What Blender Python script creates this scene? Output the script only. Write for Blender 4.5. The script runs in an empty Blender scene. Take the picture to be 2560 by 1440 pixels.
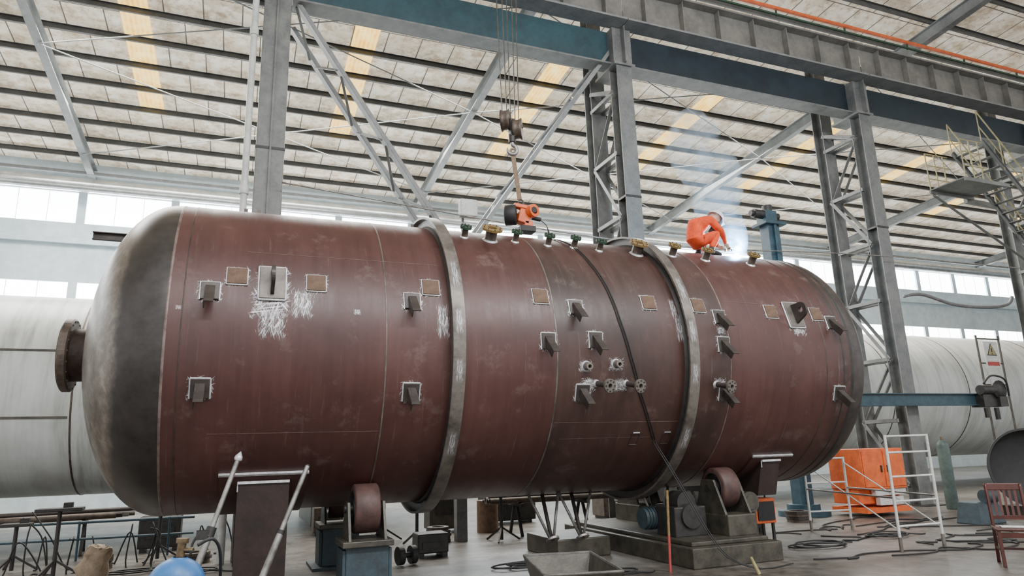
import bpy, math, random
from mathutils import Vector, Matrix
random.seed(4)
S=bpy.context.scene
COL=S.collection
PI=math.pi
# ---------------------------------------------------------------- materials
def nmat(name):
    m=bpy.data.materials.new(name);m.use_nodes=True;nt=m.node_tree
    return m,nt,nt.nodes["Principled BSDF"]
def ramp(nt,fac,stops,interp='LINEAR'):
    r=nt.nodes.new("ShaderNodeValToRGB");e=r.color_ramp;e.interpolation=interp
    while len(e.elements)>1:e.elements.remove(e.elements[-1])
    e.elements[0].position=stops[0][0];e.elements[0].color=tuple(stops[0][1])+(1,)
    for p,c in stops[1:]:
        x=e.elements.new(p);x.color=tuple(c)+(1,)
    nt.links.new(fac,r.inputs[0]);return r.outputs[0]
def mapping(nt,v,scale=(1,1,1),rot=(0,0,0),loc=(0,0,0)):
    mp=nt.nodes.new("ShaderNodeMapping");mp.inputs["Scale"].default_value=scale;mp.inputs["Rotation"].default_value=rot;mp.inputs["Location"].default_value=loc
    nt.links.new(v,mp.inputs[0]);return mp.outputs[0]
def coords(nt,scale=(1,1,1),kind="Object"):
    t=nt.nodes.new("ShaderNodeTexCoord");return mapping(nt,t.outputs[kind],scale)
def noise(nt,vec,scale,detail=5,rough=.6,dist=0):
    n=nt.nodes.new("ShaderNodeTexNoise");n.inputs["Scale"].default_value=scale;n.inputs["Detail"].default_value=detail
    n.inputs["Roughness"].default_value=rough;n.inputs["Distortion"].default_value=dist
    nt.links.new(vec,n.inputs["Vector"]);return n.outputs["Fac"]
def mixc(nt,f,a,b,mode='MIX'):
    m=nt.nodes.new("ShaderNodeMix");m.data_type='RGBA';m.blend_type=mode
    for v,i in((f,0),(a,6),(b,7)):
        if isinstance(v,(int,float)):m.inputs[i].default_value=v
        elif isinstance(v,tuple):m.inputs[i].default_value=v+(1,) if len(v)==3 else v
        else:nt.links.new(v,m.inputs[i])
    return m.outputs[2]
def math_(nt,op,a,b=0.,c=None):
    m=nt.nodes.new("ShaderNodeMath");m.operation=op
    for i,v in enumerate((a,b,c)):
        if v is None:continue
        if isinstance(v,(int,float)):m.inputs[i].default_value=v
        else:nt.links.new(v,m.inputs[i])
    return m.outputs[0]
def bump(nt,b,h,st=.3,d=.02):
    n=nt.nodes.new("ShaderNodeBump");n.inputs["Strength"].default_value=st;n.inputs["Distance"].default_value=d
    nt.links.new(h,n.inputs["Height"]);nt.links.new(n.outputs[0],b.inputs["Normal"])
def M(name,c1,c2=None,scale=6,rough=.6,metal=0.,bm=.15,st=(1,1,1),em=0):
    m,nt,b=nmat(name)
    if c2 is None:c2=tuple(x*.7 for x in c1)
    v=coords(nt,st);n=noise(nt,v,scale);n2=noise(nt,v,scale*6,3)
    c=ramp(nt,n,[(.35,c2),(.62,c1)])
    c=mixc(nt,.25,c,ramp(nt,n2,[(.35,tuple(x*.6 for x in c1)),(.65,tuple(min(1,x*1.15) for x in c1))]))
    nt.links.new(c,b.inputs["Base Color"])
    b.inputs["Roughness"].default_value=rough;b.inputs["Metallic"].default_value=metal
    if bm:bump(nt,b,n2,bm,.01)
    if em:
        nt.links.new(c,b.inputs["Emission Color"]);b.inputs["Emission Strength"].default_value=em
    return m
m_steelgrey=M("painted_grey_steel",(.185,.19,.18),(.095,.10,.10),3,.5)
m_girder=M("girder_grey",(.22,.21,.19),(.12,.12,.11),2.2,.5)
m_steelblue=M("dark_blue_paint",(.014,.027,.037),(.008,.014,.02),2,.5)
m_teal=M("teal_paint",(.026,.070,.085),(.017,.042,.052),2,.5)
m_blue=M("machine_blue",(.030,.075,.10),(.015,.036,.052),5,.5)
m_standblue=M("worn_blue",(.038,.065,.08),(.025,.03,.032),6,.55)
m_purlin=M("purlin_grey",(.10,.10,.095),(.055,.057,.057),2,.6)
m_rafter=M("rafter_grey",(.24,.25,.245),(.15,.16,.16),2,.55)
m_bare=M("bare_steel",(.36,.35,.33),(.13,.115,.10),7,.4,.6)
m_ring=M("ring_rim_steel",(.22,.195,.17),(.055,.044,.037),2.5,.42,.35)
m_seam=M("seam_steel",(.24,.18,.16),(.09,.055,.048),6,.45,.3)
m_bright=M("ground_bright_steel",(.78,.79,.80),(.42,.42,.42),14,.35,.4)
m_darksteel=M("dark_steel",(.045,.042,.04),(.022,.021,.02),8,.5,.3)
m_mill=M("mill_scale",(.075,.062,.055),(.033,.027,.025),5,.42,.3)
m_nozz=M("nozzle_steel",(.13,.10,.078),(.055,.04,.033),12,.5,.35)
m_rust=M("rusty_plate",(.16,.095,.058),(.08,.048,.033),12,.75)
m_primer=M("primer",(.08,.034,.029),(.048,.022,.02),4,.55)
m_dprimer=M("dark_primer",(.042,.025,.021),(.02,.014,.012),4,.55)
m_green=M("green_paint",(.035,.08,.048),(.02,.045,.027),16,.55)
m_yellow=M("yellow_paint",(.27,.175,.055),(.10,.062,.03),18,.6)
m_ydull=M("dull_yellow_rail",(.40,.34,.15),(.24,.2,.1),8,.55)
m_orange=M("orange_paint",(.80,.15,.03),(.55,.09,.022),5,.5)
m_white=M("white_paint",(.66,.67,.64),(.46,.47,.45),5,.5)
m_helm=M("helmet_white",(.85,.86,.86),(.75,.76,.76),5,.3,0,0)
m_black=M("black_rubber",(.02,.02,.02),(.012,.012,.012),8,.6)
m_roller=M("roller_rubber",(.10,.05,.043),(.045,.027,.024),8,.55)
m_grease=M("greasy_cast_steel",(.085,.076,.058),(.028,.025,.021),6,.42,.2)
m_wood=M("chair_wood",(.09,.022,.015),(.045,.012,.008),5,.35)
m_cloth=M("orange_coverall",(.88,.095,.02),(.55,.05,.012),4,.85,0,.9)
m_skin=M("skin",(.55,.33,.24),(.5,.28,.2),8,.55,0,0)
m_glove=M("leather_glove",(.5,.42,.3),(.35,.28,.2),20,.8)
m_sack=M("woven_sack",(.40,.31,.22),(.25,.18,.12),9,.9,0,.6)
m_strap=M("webbing",(.24,.17,.11),(.13,.09,.065),30,.9)
m_gas=M("gas_blue",(.04,.18,.45),(.025,.11,.30),4,.4)
m_ggreen=M("gas_green",(.10,.14,.125),(.06,.08,.075),5,.5)
m_brass=M("brass",(.26,.19,.11),(.12,.085,.05),12,.4,.8)
m_redpole=M("pole_red",(.45,.06,.05),None,8,.5)
m_paper=M("paper",(.8,.8,.78),None,4,.7)
m_duct=M("galvanised_duct",(.60,.62,.62),(.42,.44,.45),3,.28,.8)
m_hose=M("duct_hose",(.22,.22,.22),(.14,.14,.145),5,.6)

def emit(name,col,st):
    m,nt,b=nmat(name);b.inputs["Base Color"].default_value=col+(1,)
    b.inputs["Emission Color"].default_value=col+(1,);b.inputs["Emission Strength"].default_value=st;return m
m_arc=emit("welding_arc",(.7,.85,1.),90)
m_window,nt,b=nmat("frosted_daylight_glass")
v=coords(nt,(1,1,1));n=noise(nt,v,2)
c=ramp(nt,n,[(.3,(.90,.95,1.)),(.7,(1,1,1))]);nt.links.new(c,b.inputs["Emission Color"]);b.inputs["Emission Strength"].default_value=14
m_sky,nt,b=nmat("translucent_skylight")
v=coords(nt,(1,1,1));n=noise(nt,v,3,6,.7)
w=nt.nodes.new("ShaderNodeTexWave");w.inputs["Scale"].default_value=2.6;w.inputs["Distortion"].default_value=1.2;nt.links.new(v,w.inputs[0])
c=mixc(nt,w.outputs["Fac"],(.85,.34,.015),(1,.66,.12));c=mixc(nt,ramp(nt,n,[(.38,(0,0,0)),(.68,(1,1,1))]),c,(1,.78,.28))
nt.links.new(c,b.inputs["Emission Color"]);b.inputs["Emission Strength"].default_value=2.3;b.inputs["Base Color"].default_value=(.4,.25,.08,1)
m_roof,nt,b=nmat("glowing_roof_insulation")
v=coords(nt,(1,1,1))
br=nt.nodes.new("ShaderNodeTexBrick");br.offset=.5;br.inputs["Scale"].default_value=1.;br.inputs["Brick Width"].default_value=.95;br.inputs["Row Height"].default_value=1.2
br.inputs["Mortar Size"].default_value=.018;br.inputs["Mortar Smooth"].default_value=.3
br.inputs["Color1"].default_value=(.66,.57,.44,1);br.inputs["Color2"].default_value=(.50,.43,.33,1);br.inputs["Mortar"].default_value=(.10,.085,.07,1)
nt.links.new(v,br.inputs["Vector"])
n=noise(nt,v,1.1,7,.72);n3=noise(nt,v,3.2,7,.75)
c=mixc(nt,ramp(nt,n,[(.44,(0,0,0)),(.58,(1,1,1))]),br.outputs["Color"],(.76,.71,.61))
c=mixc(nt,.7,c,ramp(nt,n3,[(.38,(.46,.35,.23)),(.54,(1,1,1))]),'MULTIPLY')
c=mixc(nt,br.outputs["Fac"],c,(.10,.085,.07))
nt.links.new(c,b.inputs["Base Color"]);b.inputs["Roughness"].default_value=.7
nt.links.new(c,b.inputs["Emission Color"]);b.inputs["Emission Strength"].default_value=.58  # emission added so the sheets look lit through; they are no lamp
m_wall=M("pale_wall",(.56,.66,.70),(.47,.56,.61),.6,.7,0,.05)  # pale blue-grey carries the far-bay haze in the wall colour
m_floor,nt,b=nmat("dusty_concrete")
v=coords(nt,(1,1,1));n=noise(nt,v,.5,8,.65);n2=noise(nt,v,4,8,.7)
c=ramp(nt,n,[(.3,(.065,.056,.048)),(.5,(.135,.12,.103)),(.7,(.23,.21,.185))])
c=mixc(nt,.7,c,ramp(nt,n2,[(.38,(.32,.30,.27)),(.6,(1,1,1))]),'MULTIPLY')
nt.links.new(c,b.inputs["Base Color"]);b.inputs["Roughness"].default_value=.38;bump(nt,b,n2,.2,.02)
def shellmat():
    m,nt,b=nmat("vessel_red_primer")
    t=nt.nodes.new("ShaderNodeTexCoord");v=t.outputs["Object"]
    sp=nt.nodes.new("ShaderNodeSeparateXYZ");nt.links.new(v,sp.inputs[0])
    n=noise(nt,v,.9,7,.6);n2=noise(nt,v,7,5,.6)
    red=ramp(nt,n,[(.3,(.060,.0225,.019)),(.5,(.082,.031,.0265)),(.7,(.108,.045,.038))])
    brn=ramp(nt,n,[(.35,(.030,.020,.016)),(.6,(.066,.034,.028))])
    xs=math_(nt,'MULTIPLY_ADD',sp.outputs[0],.1,.5)
    wob=math_(nt,'MULTIPLY_ADD',n2,.006,-.003);xs=math_(nt,'ADD',xs,wob)
    z=ramp(nt,xs,[(0,(0,0,0)),(.05,(.25,.25,.25)),(.08,(0,0,0)),(.33,(.1,.1,.1)),(.344,(.5,.5,.5)),(.36,(.1,.1,.1)),(.483,(.15,.15,.15)),(.4845,(.95,.95,.95)),(.66,(.75,.75,.75)),(.76,(.85,.85,.85)),(.763,(.15,.15,.15)),(.95,(.15,.15,.15)),(.985,(.7,.7,.7))])
    c=mixc(nt,z,red,brn)
    n4=noise(nt,mapping(nt,v,(6,.35,.35)),1.5,5,.6)
    c=mixc(nt,.3,c,ramp(nt,n4,[(.35,(.5,.46,.46)),(.6,(1,1,1))]),'MULTIPLY')
    n5=noise(nt,v,2.3,9,.75);sc=ramp(nt,n5,[(.56,(0,0,0)),(.78,(.45,.45,.45))])
    c=mixc(nt,sc,c,(.24,.185,.165))
    n6=noise(nt,mapping(nt,v,(18,1.2,1.2)),1.2,6,.7);c=mixc(nt,ramp(nt,n6,[(.60,(0,0,0)),(.74,(.22,.22,.22))]),c,(.26,.21,.19))
    nt.links.new(c,b.inputs["Base Color"])
    r=math_(nt,'MULTIPLY_ADD',n4,.30,math_(nt,'MULTIPLY_ADD',n5,.30,.13));nt.links.new(r,b.inputs["Roughness"])
    bump(nt,b,n2,.08,.01);return m
m_shell=shellmat()
def headmat():
    m,nt,b=nmat("head_mill_scale")
    t=nt.nodes.new("ShaderNodeTexCoord");v=t.outputs["Object"]
    sp=nt.nodes.new("ShaderNodeSeparateXYZ");nt.links.new(v,sp.inputs[0])
    n=noise(nt,v,1.6,9,.72);n2=noise(nt,v,6,8,.7)
    dark=ramp(nt,n2,[(.3,(.030,.026,.024)),(.7,(.060,.052,.047))])
    lite=ramp(nt,n2,[(.3,(.09,.07,.055)),(.5,(.18,.15,.12)),(.7,(.34,.30,.25))])
    x=math_(nt,'ADD',sp.outputs[0],math_(nt,'MULTIPLY_ADD',n,.22,-.11))
    f=ramp(nt,math_(nt,'MULTIPLY_ADD',x,.5,3.0),[(.335,(1,1,1)),(.39,(0,0,0))])
    c=mixc(nt,f,dark,lite)
    nt.links.new(c,b.inputs["Base Color"]);b.inputs["Roughness"].default_value=.34;b.inputs["Metallic"].default_value=.3
    bump(nt,b,n2,.1,.01);return m
m_head=headmat()
def halomat(name,seed,dens,size=1.,big=False):
    m,nt,b=nmat(name)
    t=nt.nodes.new("ShaderNodeTexCoord");v=t.outputs["UV"]
    vm=nt.nodes.new("ShaderNodeVectorMath");vm.operation='SUBTRACT';vm.inputs[1].default_value=(.5,.5,0);nt.links.new(v,vm.inputs[0])
    ln=nt.nodes.new("ShaderNodeVectorMath");ln.operation='ABSOLUTE';nt.links.new(vm.outputs[0],ln.inputs[0])
    sp=nt.nodes.new("ShaderNodeSeparateXYZ");nt.links.new(ln.outputs[0],sp.inputs[0])
    wob=noise(nt,v,5,4,.6)
    d=math_(nt,'ADD',math_(nt,'MAXIMUM',sp.outputs[0],sp.outputs[1]),math_(nt,'MULTIPLY_ADD',wob,.26,-.13))
    ns=[]
    rots=((.25,60,2.2),(-.35,55,2.2),(.05,64,1.8),(.6,50,3)) if big else ((.2,60,2.5),(1.35,55,2.5),(.7,60,3),(-.5,50,3))
    for i,(rot,sx,sy) in enumerate(rots):
        r=nt.nodes.new("ShaderNodeMapping");r.inputs["Rotation"].default_value=(0,0,rot);nt.links.new(v,r.inputs[0])
        ns.append(noise(nt,mapping(nt,r.outputs[0],(sx*size,sy*size,1),(0,0,0),(seed*(i+1),seed*2,0)),1,2,.5,.15))
    n=math_(nt,'MAXIMUM',math_(nt,'MAXIMUM',ns[0],ns[1]),math_(nt,'MAXIMUM',ns[2],ns[3]))
    sm=noise(nt,mapping(nt,v,(9,9,1),(0,0,0),(seed,seed,0)),1,5,.75)
    n=math_(nt,'ADD',math_(nt,'MULTIPLY',n,.80),math_(nt,'MULTIPLY',sm,.25))
    fall=ramp(nt,d,[(.20,(1,1,1)),(.30,(.72,.72,.72)),(.48,(0,0,0))])
    a=math_(nt,'ADD',math_(nt,'MULTIPLY',fall,.30),math_(nt,'ADD',n,-.875+dens))
    a=ramp(nt,a,[(.0,(0,0,0)),(.14,(.95,.95,.95))])
    nt.links.new(a,b.inputs["Alpha"])
    c=ramp(nt,n,[(.5,(.34,.33,.33)),(.68,(.80,.80,.82))]);nt.links.new(c,b.inputs["Base Color"])
    b.inputs["Roughness"].default_value=.45;b.inputs["Metallic"].default_value=.3
    return m
m_halos=[halomat("brushed_weld_halo_%d"%i,i*3.7,.065,.5) for i in range(3)]
m_halobig=halomat("brushed_weld_splash",11.3,.035,.8,True)
m_chalk=M("chalk",(.26,.18,.165),(.14,.09,.08),20,.9)
m_wtank,nt,b=nmat("weathered_white_tank")
v=coords(nt,(3,.25,.25));n=noise(nt,v,1.2,7,.7)
v2=coords(nt,(1,1,1));n2=noise(nt,v2,1.2,5)
c=ramp(nt,n,[(.3,(.34,.35,.33)),(.48,(.58,.61,.59)),(.7,(.68,.71,.70))])
c=mixc(nt,.4,c,ramp(nt,n2,[(.3,(.6,.56,.48)),(.6,(1,1,1))]),'MULTIPLY')
nt.links.new(c,b.inputs["Base Color"]);b.inputs["Roughness"].default_value=.35
m_smoke=bpy.data.materials.new("welding_smoke");m_smoke.use_nodes=True;nt=m_smoke.node_tree;nt.nodes.clear()
o=nt.nodes.new("ShaderNodeOutputMaterial");pv=nt.nodes.new("ShaderNodeVolumePrincipled");nt.links.new(pv.outputs[0],o.inputs["Volume"])
pv.inputs["Color"].default_value=(.66,.83,1,1);pv.inputs["Anisotropy"].default_value=.2
n=noise(nt,coords(nt,(1,1,1)),1.8,2,.6,.6);dn=ramp(nt,n,[(.45,(0,0,0)),(.75,(1,1,1))]);nt.links.new(math_(nt,'MULTIPLY',dn,2.2),pv.inputs["Density"])

# ---------------------------------------------------------------- builder
class B:
    def __init__(s,mx=None):
        s.v=[];s.f=[];s.mi=[];s.sm=[];s.M=mx or Matrix.Identity(4);s.uv=None
    def add(s,vs,fs,sm=False,mi=0):
        o=len(s.v);s.v+=[s.M@Vector(x) for x in vs]
        for f in fs:s.f.append([o+i for i in f]);s.sm.append(sm);s.mi.append(mi)
        return s
    def box(s,c,d,R=None,mi=0,taper=1.):
        vs=[]
        for z in(-1,1):
            k=taper if z>0 else 1
            for x,y in((-1,-1),(1,-1),(1,1),(-1,1)):
                p=Vector((x*d[0]/2*k,y*d[1]/2*k,z*d[2]/2))
                if R is not None:p=R@p
                vs.append(Vector(c)+p)
        return s.add(vs,[(3,2,1,0),(4,5,6,7),(0,1,5,4),(1,2,6,5),(2,3,7,6),(3,0,4,7)],False,mi)
    def frame(s,p0,p1,up=(0,0,1)):
        p0=Vector(p0);p1=Vector(p1);d=(p1-p0);L=d.length;d=d/L;u=Vector(up)
        if abs(d.dot(u))>.98:u=Vector((0,1,0))
        sx=d.cross(u).normalized();uu=sx.cross(d).normalized()
        return p0,p1,d,L,sx,uu
    def bar(s,p0,p1,w,h,up=(0,0,1),off=(0,0),mi=0):
        p0,p1,d,L,sx,uu=s.frame(p0,p1,up);vs=[]
        for p in(p0,p1):
            for a,b_ in((-1,-1),(1,-1),(1,1),(-1,1)):vs.append(p+sx*(a*w/2+off[0])+uu*(b_*h/2+off[1]))
        return s.add(vs,[(3,2,1,0),(4,5,6,7),(0,1,5,4),(1,2,6,5),(2,3,7,6),(3,0,4,7)],False,mi)
    def ibeam(s,p0,p1,h,w,tf=.02,tw=.015,up=(0,0,1)):
        s.bar(p0,p1,w,tf,up,(0,h/2-tf/2));s.bar(p0,p1,w,tf,up,(0,-h/2+tf/2));s.bar(p0,p1,tw,h-2*tf,up);return s
    def ang(s,p0,p1,w,t=.01,up=(0,0,1)):
        s.bar(p0,p1,w,t,up,(0,-w/2));s.bar(p0,p1,t,w,up,(-w/2,0));return s
    def chan(s,p0,p1,h,w,t=.01,up=(0,0,1)):
        s.bar(p0,p1,t,h,up);s.bar(p0,p1,w,t,up,(w/2,h/2));s.bar(p0,p1,w,t,up,(w/2,-h/2));return s
    def lathe(s,prof,o,ax,n=24,a0=0,a1=2*PI,sm=True,mi=0,ref=None):
        o=Vector(o);ax=Vector(ax).normalized();r=Vector(ref) if ref else (Vector((0,0,1)) if abs(ax.z)<.9 else Vector((1,0,0)))
        u=ax.cross(r).normalized();w=ax.cross(u).normalized()
        full=abs(a1-a0-2*PI)<1e-4;m=n if full else n+1;vs=[];fs=[]
        for d,rr in prof:
            for i in range(m):
                a=a0+(a1-a0)*i/n;vs.append(o+ax*d+(u*math.cos(a)+w*math.sin(a))*rr)
        for j in range(len(prof)-1):
            for i in range(n):
                k=(i+1)%m;fs.append((j*m+i,j*m+k,(j+1)*m+k,(j+1)*m+i))
        return s.add(vs,fs,sm,mi)
    def cyl(s,p0,p1,r0,r1=None,n=14,mi=0,bev=0):
        p0=Vector(p0);p1=Vector(p1);r1=r0 if r1 is None else r1;L=(p1-p0).length
        s.lathe([(0,0),(0,r0)],p0,p1-p0,n,sm=False,mi=mi)
        s.lathe([(0,r0),(L,r1)],p0,p1-p0,n,sm=True,mi=mi)
        return s.lathe([(L,r1),(L,0)],p0,p1-p0,n,sm=False,mi=mi)
    def tube(s,pts,r,n=8,sub=6,mi=0):
        P=[Vector(p) for p in pts];Q=[]
        rs=r if isinstance(r,(list,tuple)) else None;RR=[]
        for i in range(len(P)-1):
            a=P[max(i-1,0)];b_=P[i];c=P[i+1];d=P[min(i+2,len(P)-1)]
            for k in range(sub):
                t=k/sub
                Q.append(.5*((2*b_)+(c-a)*t+(2*a-5*b_+4*c-d)*t*t+(3*b_-a-3*c+d)*t**3))
                RR.append(rs[i]*(1-t)+rs[i+1]*t if rs else r)
        Q.append(P[-1]);RR.append(rs[-1] if rs else r)
        vs=[];fs=[];pu=None
        for i,q in enumerate(Q):
            d=(Q[min(i+1,len(Q)-1)]-Q[max(i-1,0)]).normalized()
            if pu is None:
                pu=d.orthogonal().normalized()
            pu=(pu-d*pu.dot(d)).normalized();w=d.cross(pu)
            for k in range(n):
                a=2*PI*k/n;vs.append(q+(pu*math.cos(a)+w*math.sin(a))*RR[i])
        for i in range(len(Q)-1):
            for k in range(n):fs.append((i*n+k,i*n+(k+1)%n,(i+1)*n+(k+1)%n,(i+1)*n+k))
        fs.append(tuple(range(n))[::-1]);fs.append(tuple((len(Q)-1)*n+k for k in range(n)))
        return s.add(vs,fs,True,mi)
    def ball(s,c,r,n=16,mi=0,sc=(1,1,1)):
        c=Vector(c);vs=[];fs=[];m=n//2
        for j in range(m+1):
            t=PI*j/m
            for i in range(n):
                a=2*PI*i/n;vs.append(c+Vector((math.sin(t)*math.cos(a)*sc[0],math.sin(t)*math.sin(a)*sc[1],math.cos(t)*sc[2]))*r)
        for j in range(m):
            for i in range(n):fs.append((j*n+i,j*n+(i+1)%n,(j+1)*n+(i+1)%n,(j+1)*n+i))
        return s.add(vs,fs,True,mi)
    def poly(s,pts,ext,mi=0):
        n=len(pts);e=Vector(ext);vs=[Vector(p) for p in pts]+[Vector(p)+e for p in pts]
        fs=[tuple(range(n))[::-1],tuple(range(n,2*n))]+[(i,(i+1)%n,(i+1)%n+n,i+n) for i in range(n)]
        return s.add(vs,fs,False,mi)
    def make(s,name,mat,parent=None,label=None,cat=None,group=None,bevel=0,kind=None,origin=None):
        me=bpy.data.meshes.new(name)
        if parent is not None:o=wloc(parent)
        elif origin is not None:o=Vector(origin)
        else:
            xs=[p.x for p in s.v];ys=[p.y for p in s.v];zs=[p.z for p in s.v]
            o=Vector(((min(xs)+max(xs))/2,(min(ys)+max(ys))/2,min(zs)))
        me.from_pydata([p-o for p in s.v],[],s.f);me.update()
        me.polygons.foreach_set("use_smooth",s.sm);me.polygons.foreach_set("material_index",s.mi)
        for m in (mat if isinstance(mat,(list,tuple)) else [mat]):me.materials.append(m)
        if s.uv:
            l=me.uv_layers.new(name="UVMap")
            for lp in me.loops:l.data[lp.index].uv=s.uv[lp.vertex_index]
        ob=bpy.data.objects.new(name,me);COL.objects.link(ob)
        if parent is not None:ob.parent=parent
        else:ob.location=o
        if bevel:
            md=ob.modifiers.new("bevel","BEVEL");md.width=bevel;md.segments=2;md.limit_method='ANGLE'
        tag(ob,label,cat,group,kind);return ob
def wloc(o):
    v=Vector(o.location)
    while o.parent:o=o.parent;v+=Vector(o.location)
    return v
def tag(ob,label=None,cat=None,group=None,kind=None):
    if label:ob["label"]=label
    if cat:ob["category"]=cat
    if group:ob["group"]=group
    if kind:ob["kind"]=kind
def thing(name,loc,label,cat,group=None,parent=None):
    e=bpy.data.objects.new(name,None);e.empty_display_size=.2;COL.objects.link(e)
    if parent:e.parent=parent;e.location=Vector(loc)-wloc(parent)
    else:e.location=loc
    tag(e,label,cat,group);return e
def clone(ob,delta,group=None,label=None):
    def rec(o,par):
        c=o.copy();COL.objects.link(c)
        if par is not None:c.parent=par
        for k in o.children:rec(k,c)
        return c
    c=rec(ob,None);c.location=Vector(ob.location)+Vector(delta)
    if group:c["group"]=group;ob["group"]=group
    if label:c["label"]=label
    return c

# ---------------------------------------------------------------- vessel
YC,ZC,RV=10.014,2.935,2.0
XL,XR=-0.77,9.0
vessel=thing("pressure_vessel",(4,YC,0.935),"huge horizontal steel pressure vessel in red-brown primer with domed ends","pressure vessel")
VO=(0,YC,ZC)
b=B();b.lathe([(XL,RV),(1,RV),(3,RV),(5,RV),(7,RV),(XR-.03,RV)],VO,(1,0,0),128)
b.make("shell",m_shell,vessel)
def headprof(x0,s,depth=1.0,fl=.12):
    pr=[(x0,RV+.001),(x0+s*fl,RV+.001)]
    for i in range(1,25):
        t=PI/2*i/24;pr.append((x0+s*(fl+math.sin(t)*(depth-.02)),max(RV*math.cos(t),0.0)))
    return pr
b=B();b.lathe(headprof(XL,-1,1.0,.05)[::-1],VO,(1,0,0),128)
b.make("dished_head",m_head,vessel,"dark mill-scale head fading to bare beige steel")
b=B();b.lathe(headprof(XR-.03,1,.95,.06),VO,(1,0,0),96)
b.make("dished_head",m_mill,vessel,"dark mill-scale dished head")
en=thing("end_nozzle",(-1.75,YC,ZC),None,None,parent=vessel)
b=B();b.lathe([(-1.70,.36),(-1.8,.33),(-1.97,.33)],VO,(1,0,0),48);b.make("neck",m_primer,en,"red-brown primed neck")
b=B()
b.lathe([(-1.96,.33),(-1.96,.44),(-1.975,.46),(-2.05,.46),(-2.06,.45),(-2.06,.42),(-2.075,.42),(-2.075,.33),(-1.7,.33)],VO,(1,0,0),48,sm=False)
for i in range(20):
    a=2*PI*i/20;y=YC+.425*math.cos(a);z=ZC+.425*math.sin(a);b.cyl((-2.064,y,z),(-1.952,y,z),.013,n=8)
b.make("flange",m_nozz,en,"brownish steel bolted flange face")
b=B();b.lathe([(-1.69,.0),(-1.69,.33)],VO,(1,0,0),32,sm=False);b.make("bore",m_black,en)
for xr in(2.46,5.88):
    r=thing("stiffening_ring",(xr,YC,.775),None,None,parent=vessel)
    b=B();b.lathe([(xr-.015,2.0),(xr-.015,2.14),(xr+.015,2.14),(xr+.015,2.0)],VO,(1,0,0),128,sm=False);b.make("web",m_mill,r,"dark ring web plate")
    b=B();b.lathe([(xr-.08,2.13),(xr-.08,2.16),(xr+.08,2.16),(xr+.08,2.13),(xr-.08,2.13)],VO,(1,0,0),128,sm=False);b.make("flange",m_ring,r,"ground bare steel ring rim")
    b=B();b.lathe([(xr-.06,2.0),(xr-.015,2.03)],VO,(1,0,0),96);b.lathe([(xr+.06,2.0),(xr+.015,2.03)],VO,(1,0,0),96);b.make("weld_bead",m_darksteel,r)
for xs,w,mt in((XL,.014,m_seam),(1.60,.009,m_ring),(3.84,.011,m_ring),(6.62,.010,m_seam),(8.45,.010,m_mill),(8.8,.014,m_darksteel),(XR-.03,.03,m_darksteel),(-.62,.006,m_mill)):
    b=B();b.lathe([(xs-w,RV+.0005),(xs-w*.5,RV+.006),(xs+w*.5,RV+.006),(xs+w,RV+.0005)],VO,(1,0,0),128)
    b.make("weld_seam",mt,vessel,"thin ground circumferential weld seam")
def SP(x,a,r=RV):
    a=math.radians(a);return Vector((x,YC-r*math.cos(a),ZC+r*math.sin(a)))
def SM(x,a,r=RV):
    p=SP(x,a,r);a=math.radians(a);n=Vector((0,-math.cos(a),math.sin(a)));t=Vector((0,math.sin(a),math.cos(a)))
    return Matrix(((1,t.x,n.x,p.x),(0,t.y,n.y,p.y),(0,t.z,n.z,p.z),(0,0,0,1)))
def strip(b,x0,x1,a0,a1,r,n=6,m=1,uv=False):
    vs=[];fs=[];U=[]
    for j in range(m+1):
        for i in range(n+1):
            vs.append(SP(x0+(x1-x0)*j/m,a0+(a1-a0)*i/n,r));U.append((j/m,i/n))
    for j in range(m):
        for i in range(n):fs.append((j*(n+1)+i,(j+1)*(n+1)+i,(j+1)*(n+1)+i+1,j*(n+1)+i+1))
    b.add(vs,fs,True)
    if uv:b.uv=(b.uv or [])+U
def chalk(x0,x1,a,w=.2):
    b=B();strip(b,x0,x1,a-w,a+w,RV+.003);b.make("chalk_line",m_chalk,vessel)
chalk(-.3,1.58,-32,.07);chalk(3.86,5.8,-30,.07);chalk(0,2.3,31,.05);chalk(4.0,5.4,-37,.05);chalk(6.7,8.3,22,.05)
hi=[0]
def halo(x,a,wx,wa,big=False,r=RV):
    b=B();strip(b,x-wx/2,x+wx/2,a-wa/2,a+wa/2,r+.004+.0005*(hi[0]%3),10,4,True)
    b.make("grinding_mark",m_halobig if big else m_halos[hi[0]%3],vessel,"bright brushed steel around a weld");hi[0]+=1
def wa(m_):return math.degrees(m_/RV)
def pad(x,a,s=.21,mat=None):
    halo(x,a,s*1.9,wa(s*1.9))
    e=thing("backing_pad",SP(x,a),None,None,parent=vessel)
    b=B(SM(x,a));b.box((0,0,.012),(s,s,.03));b.make("plate",mat or m_rust,e,"rust-brown square plate",bevel=.004)
    b=B(SM(x,a));h=s/2+.006
    for p,q in(((-h,-h),(h,-h)),((h,-h),(h,h)),((h,h),(-h,h)),((-h,h),(-h,-h))):b.cyl((p[0],p[1],.006),(q[0],q[1],.006),.010,n=6)
    b.make("weld_bead",m_bright,e,"bright fillet weld")
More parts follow.
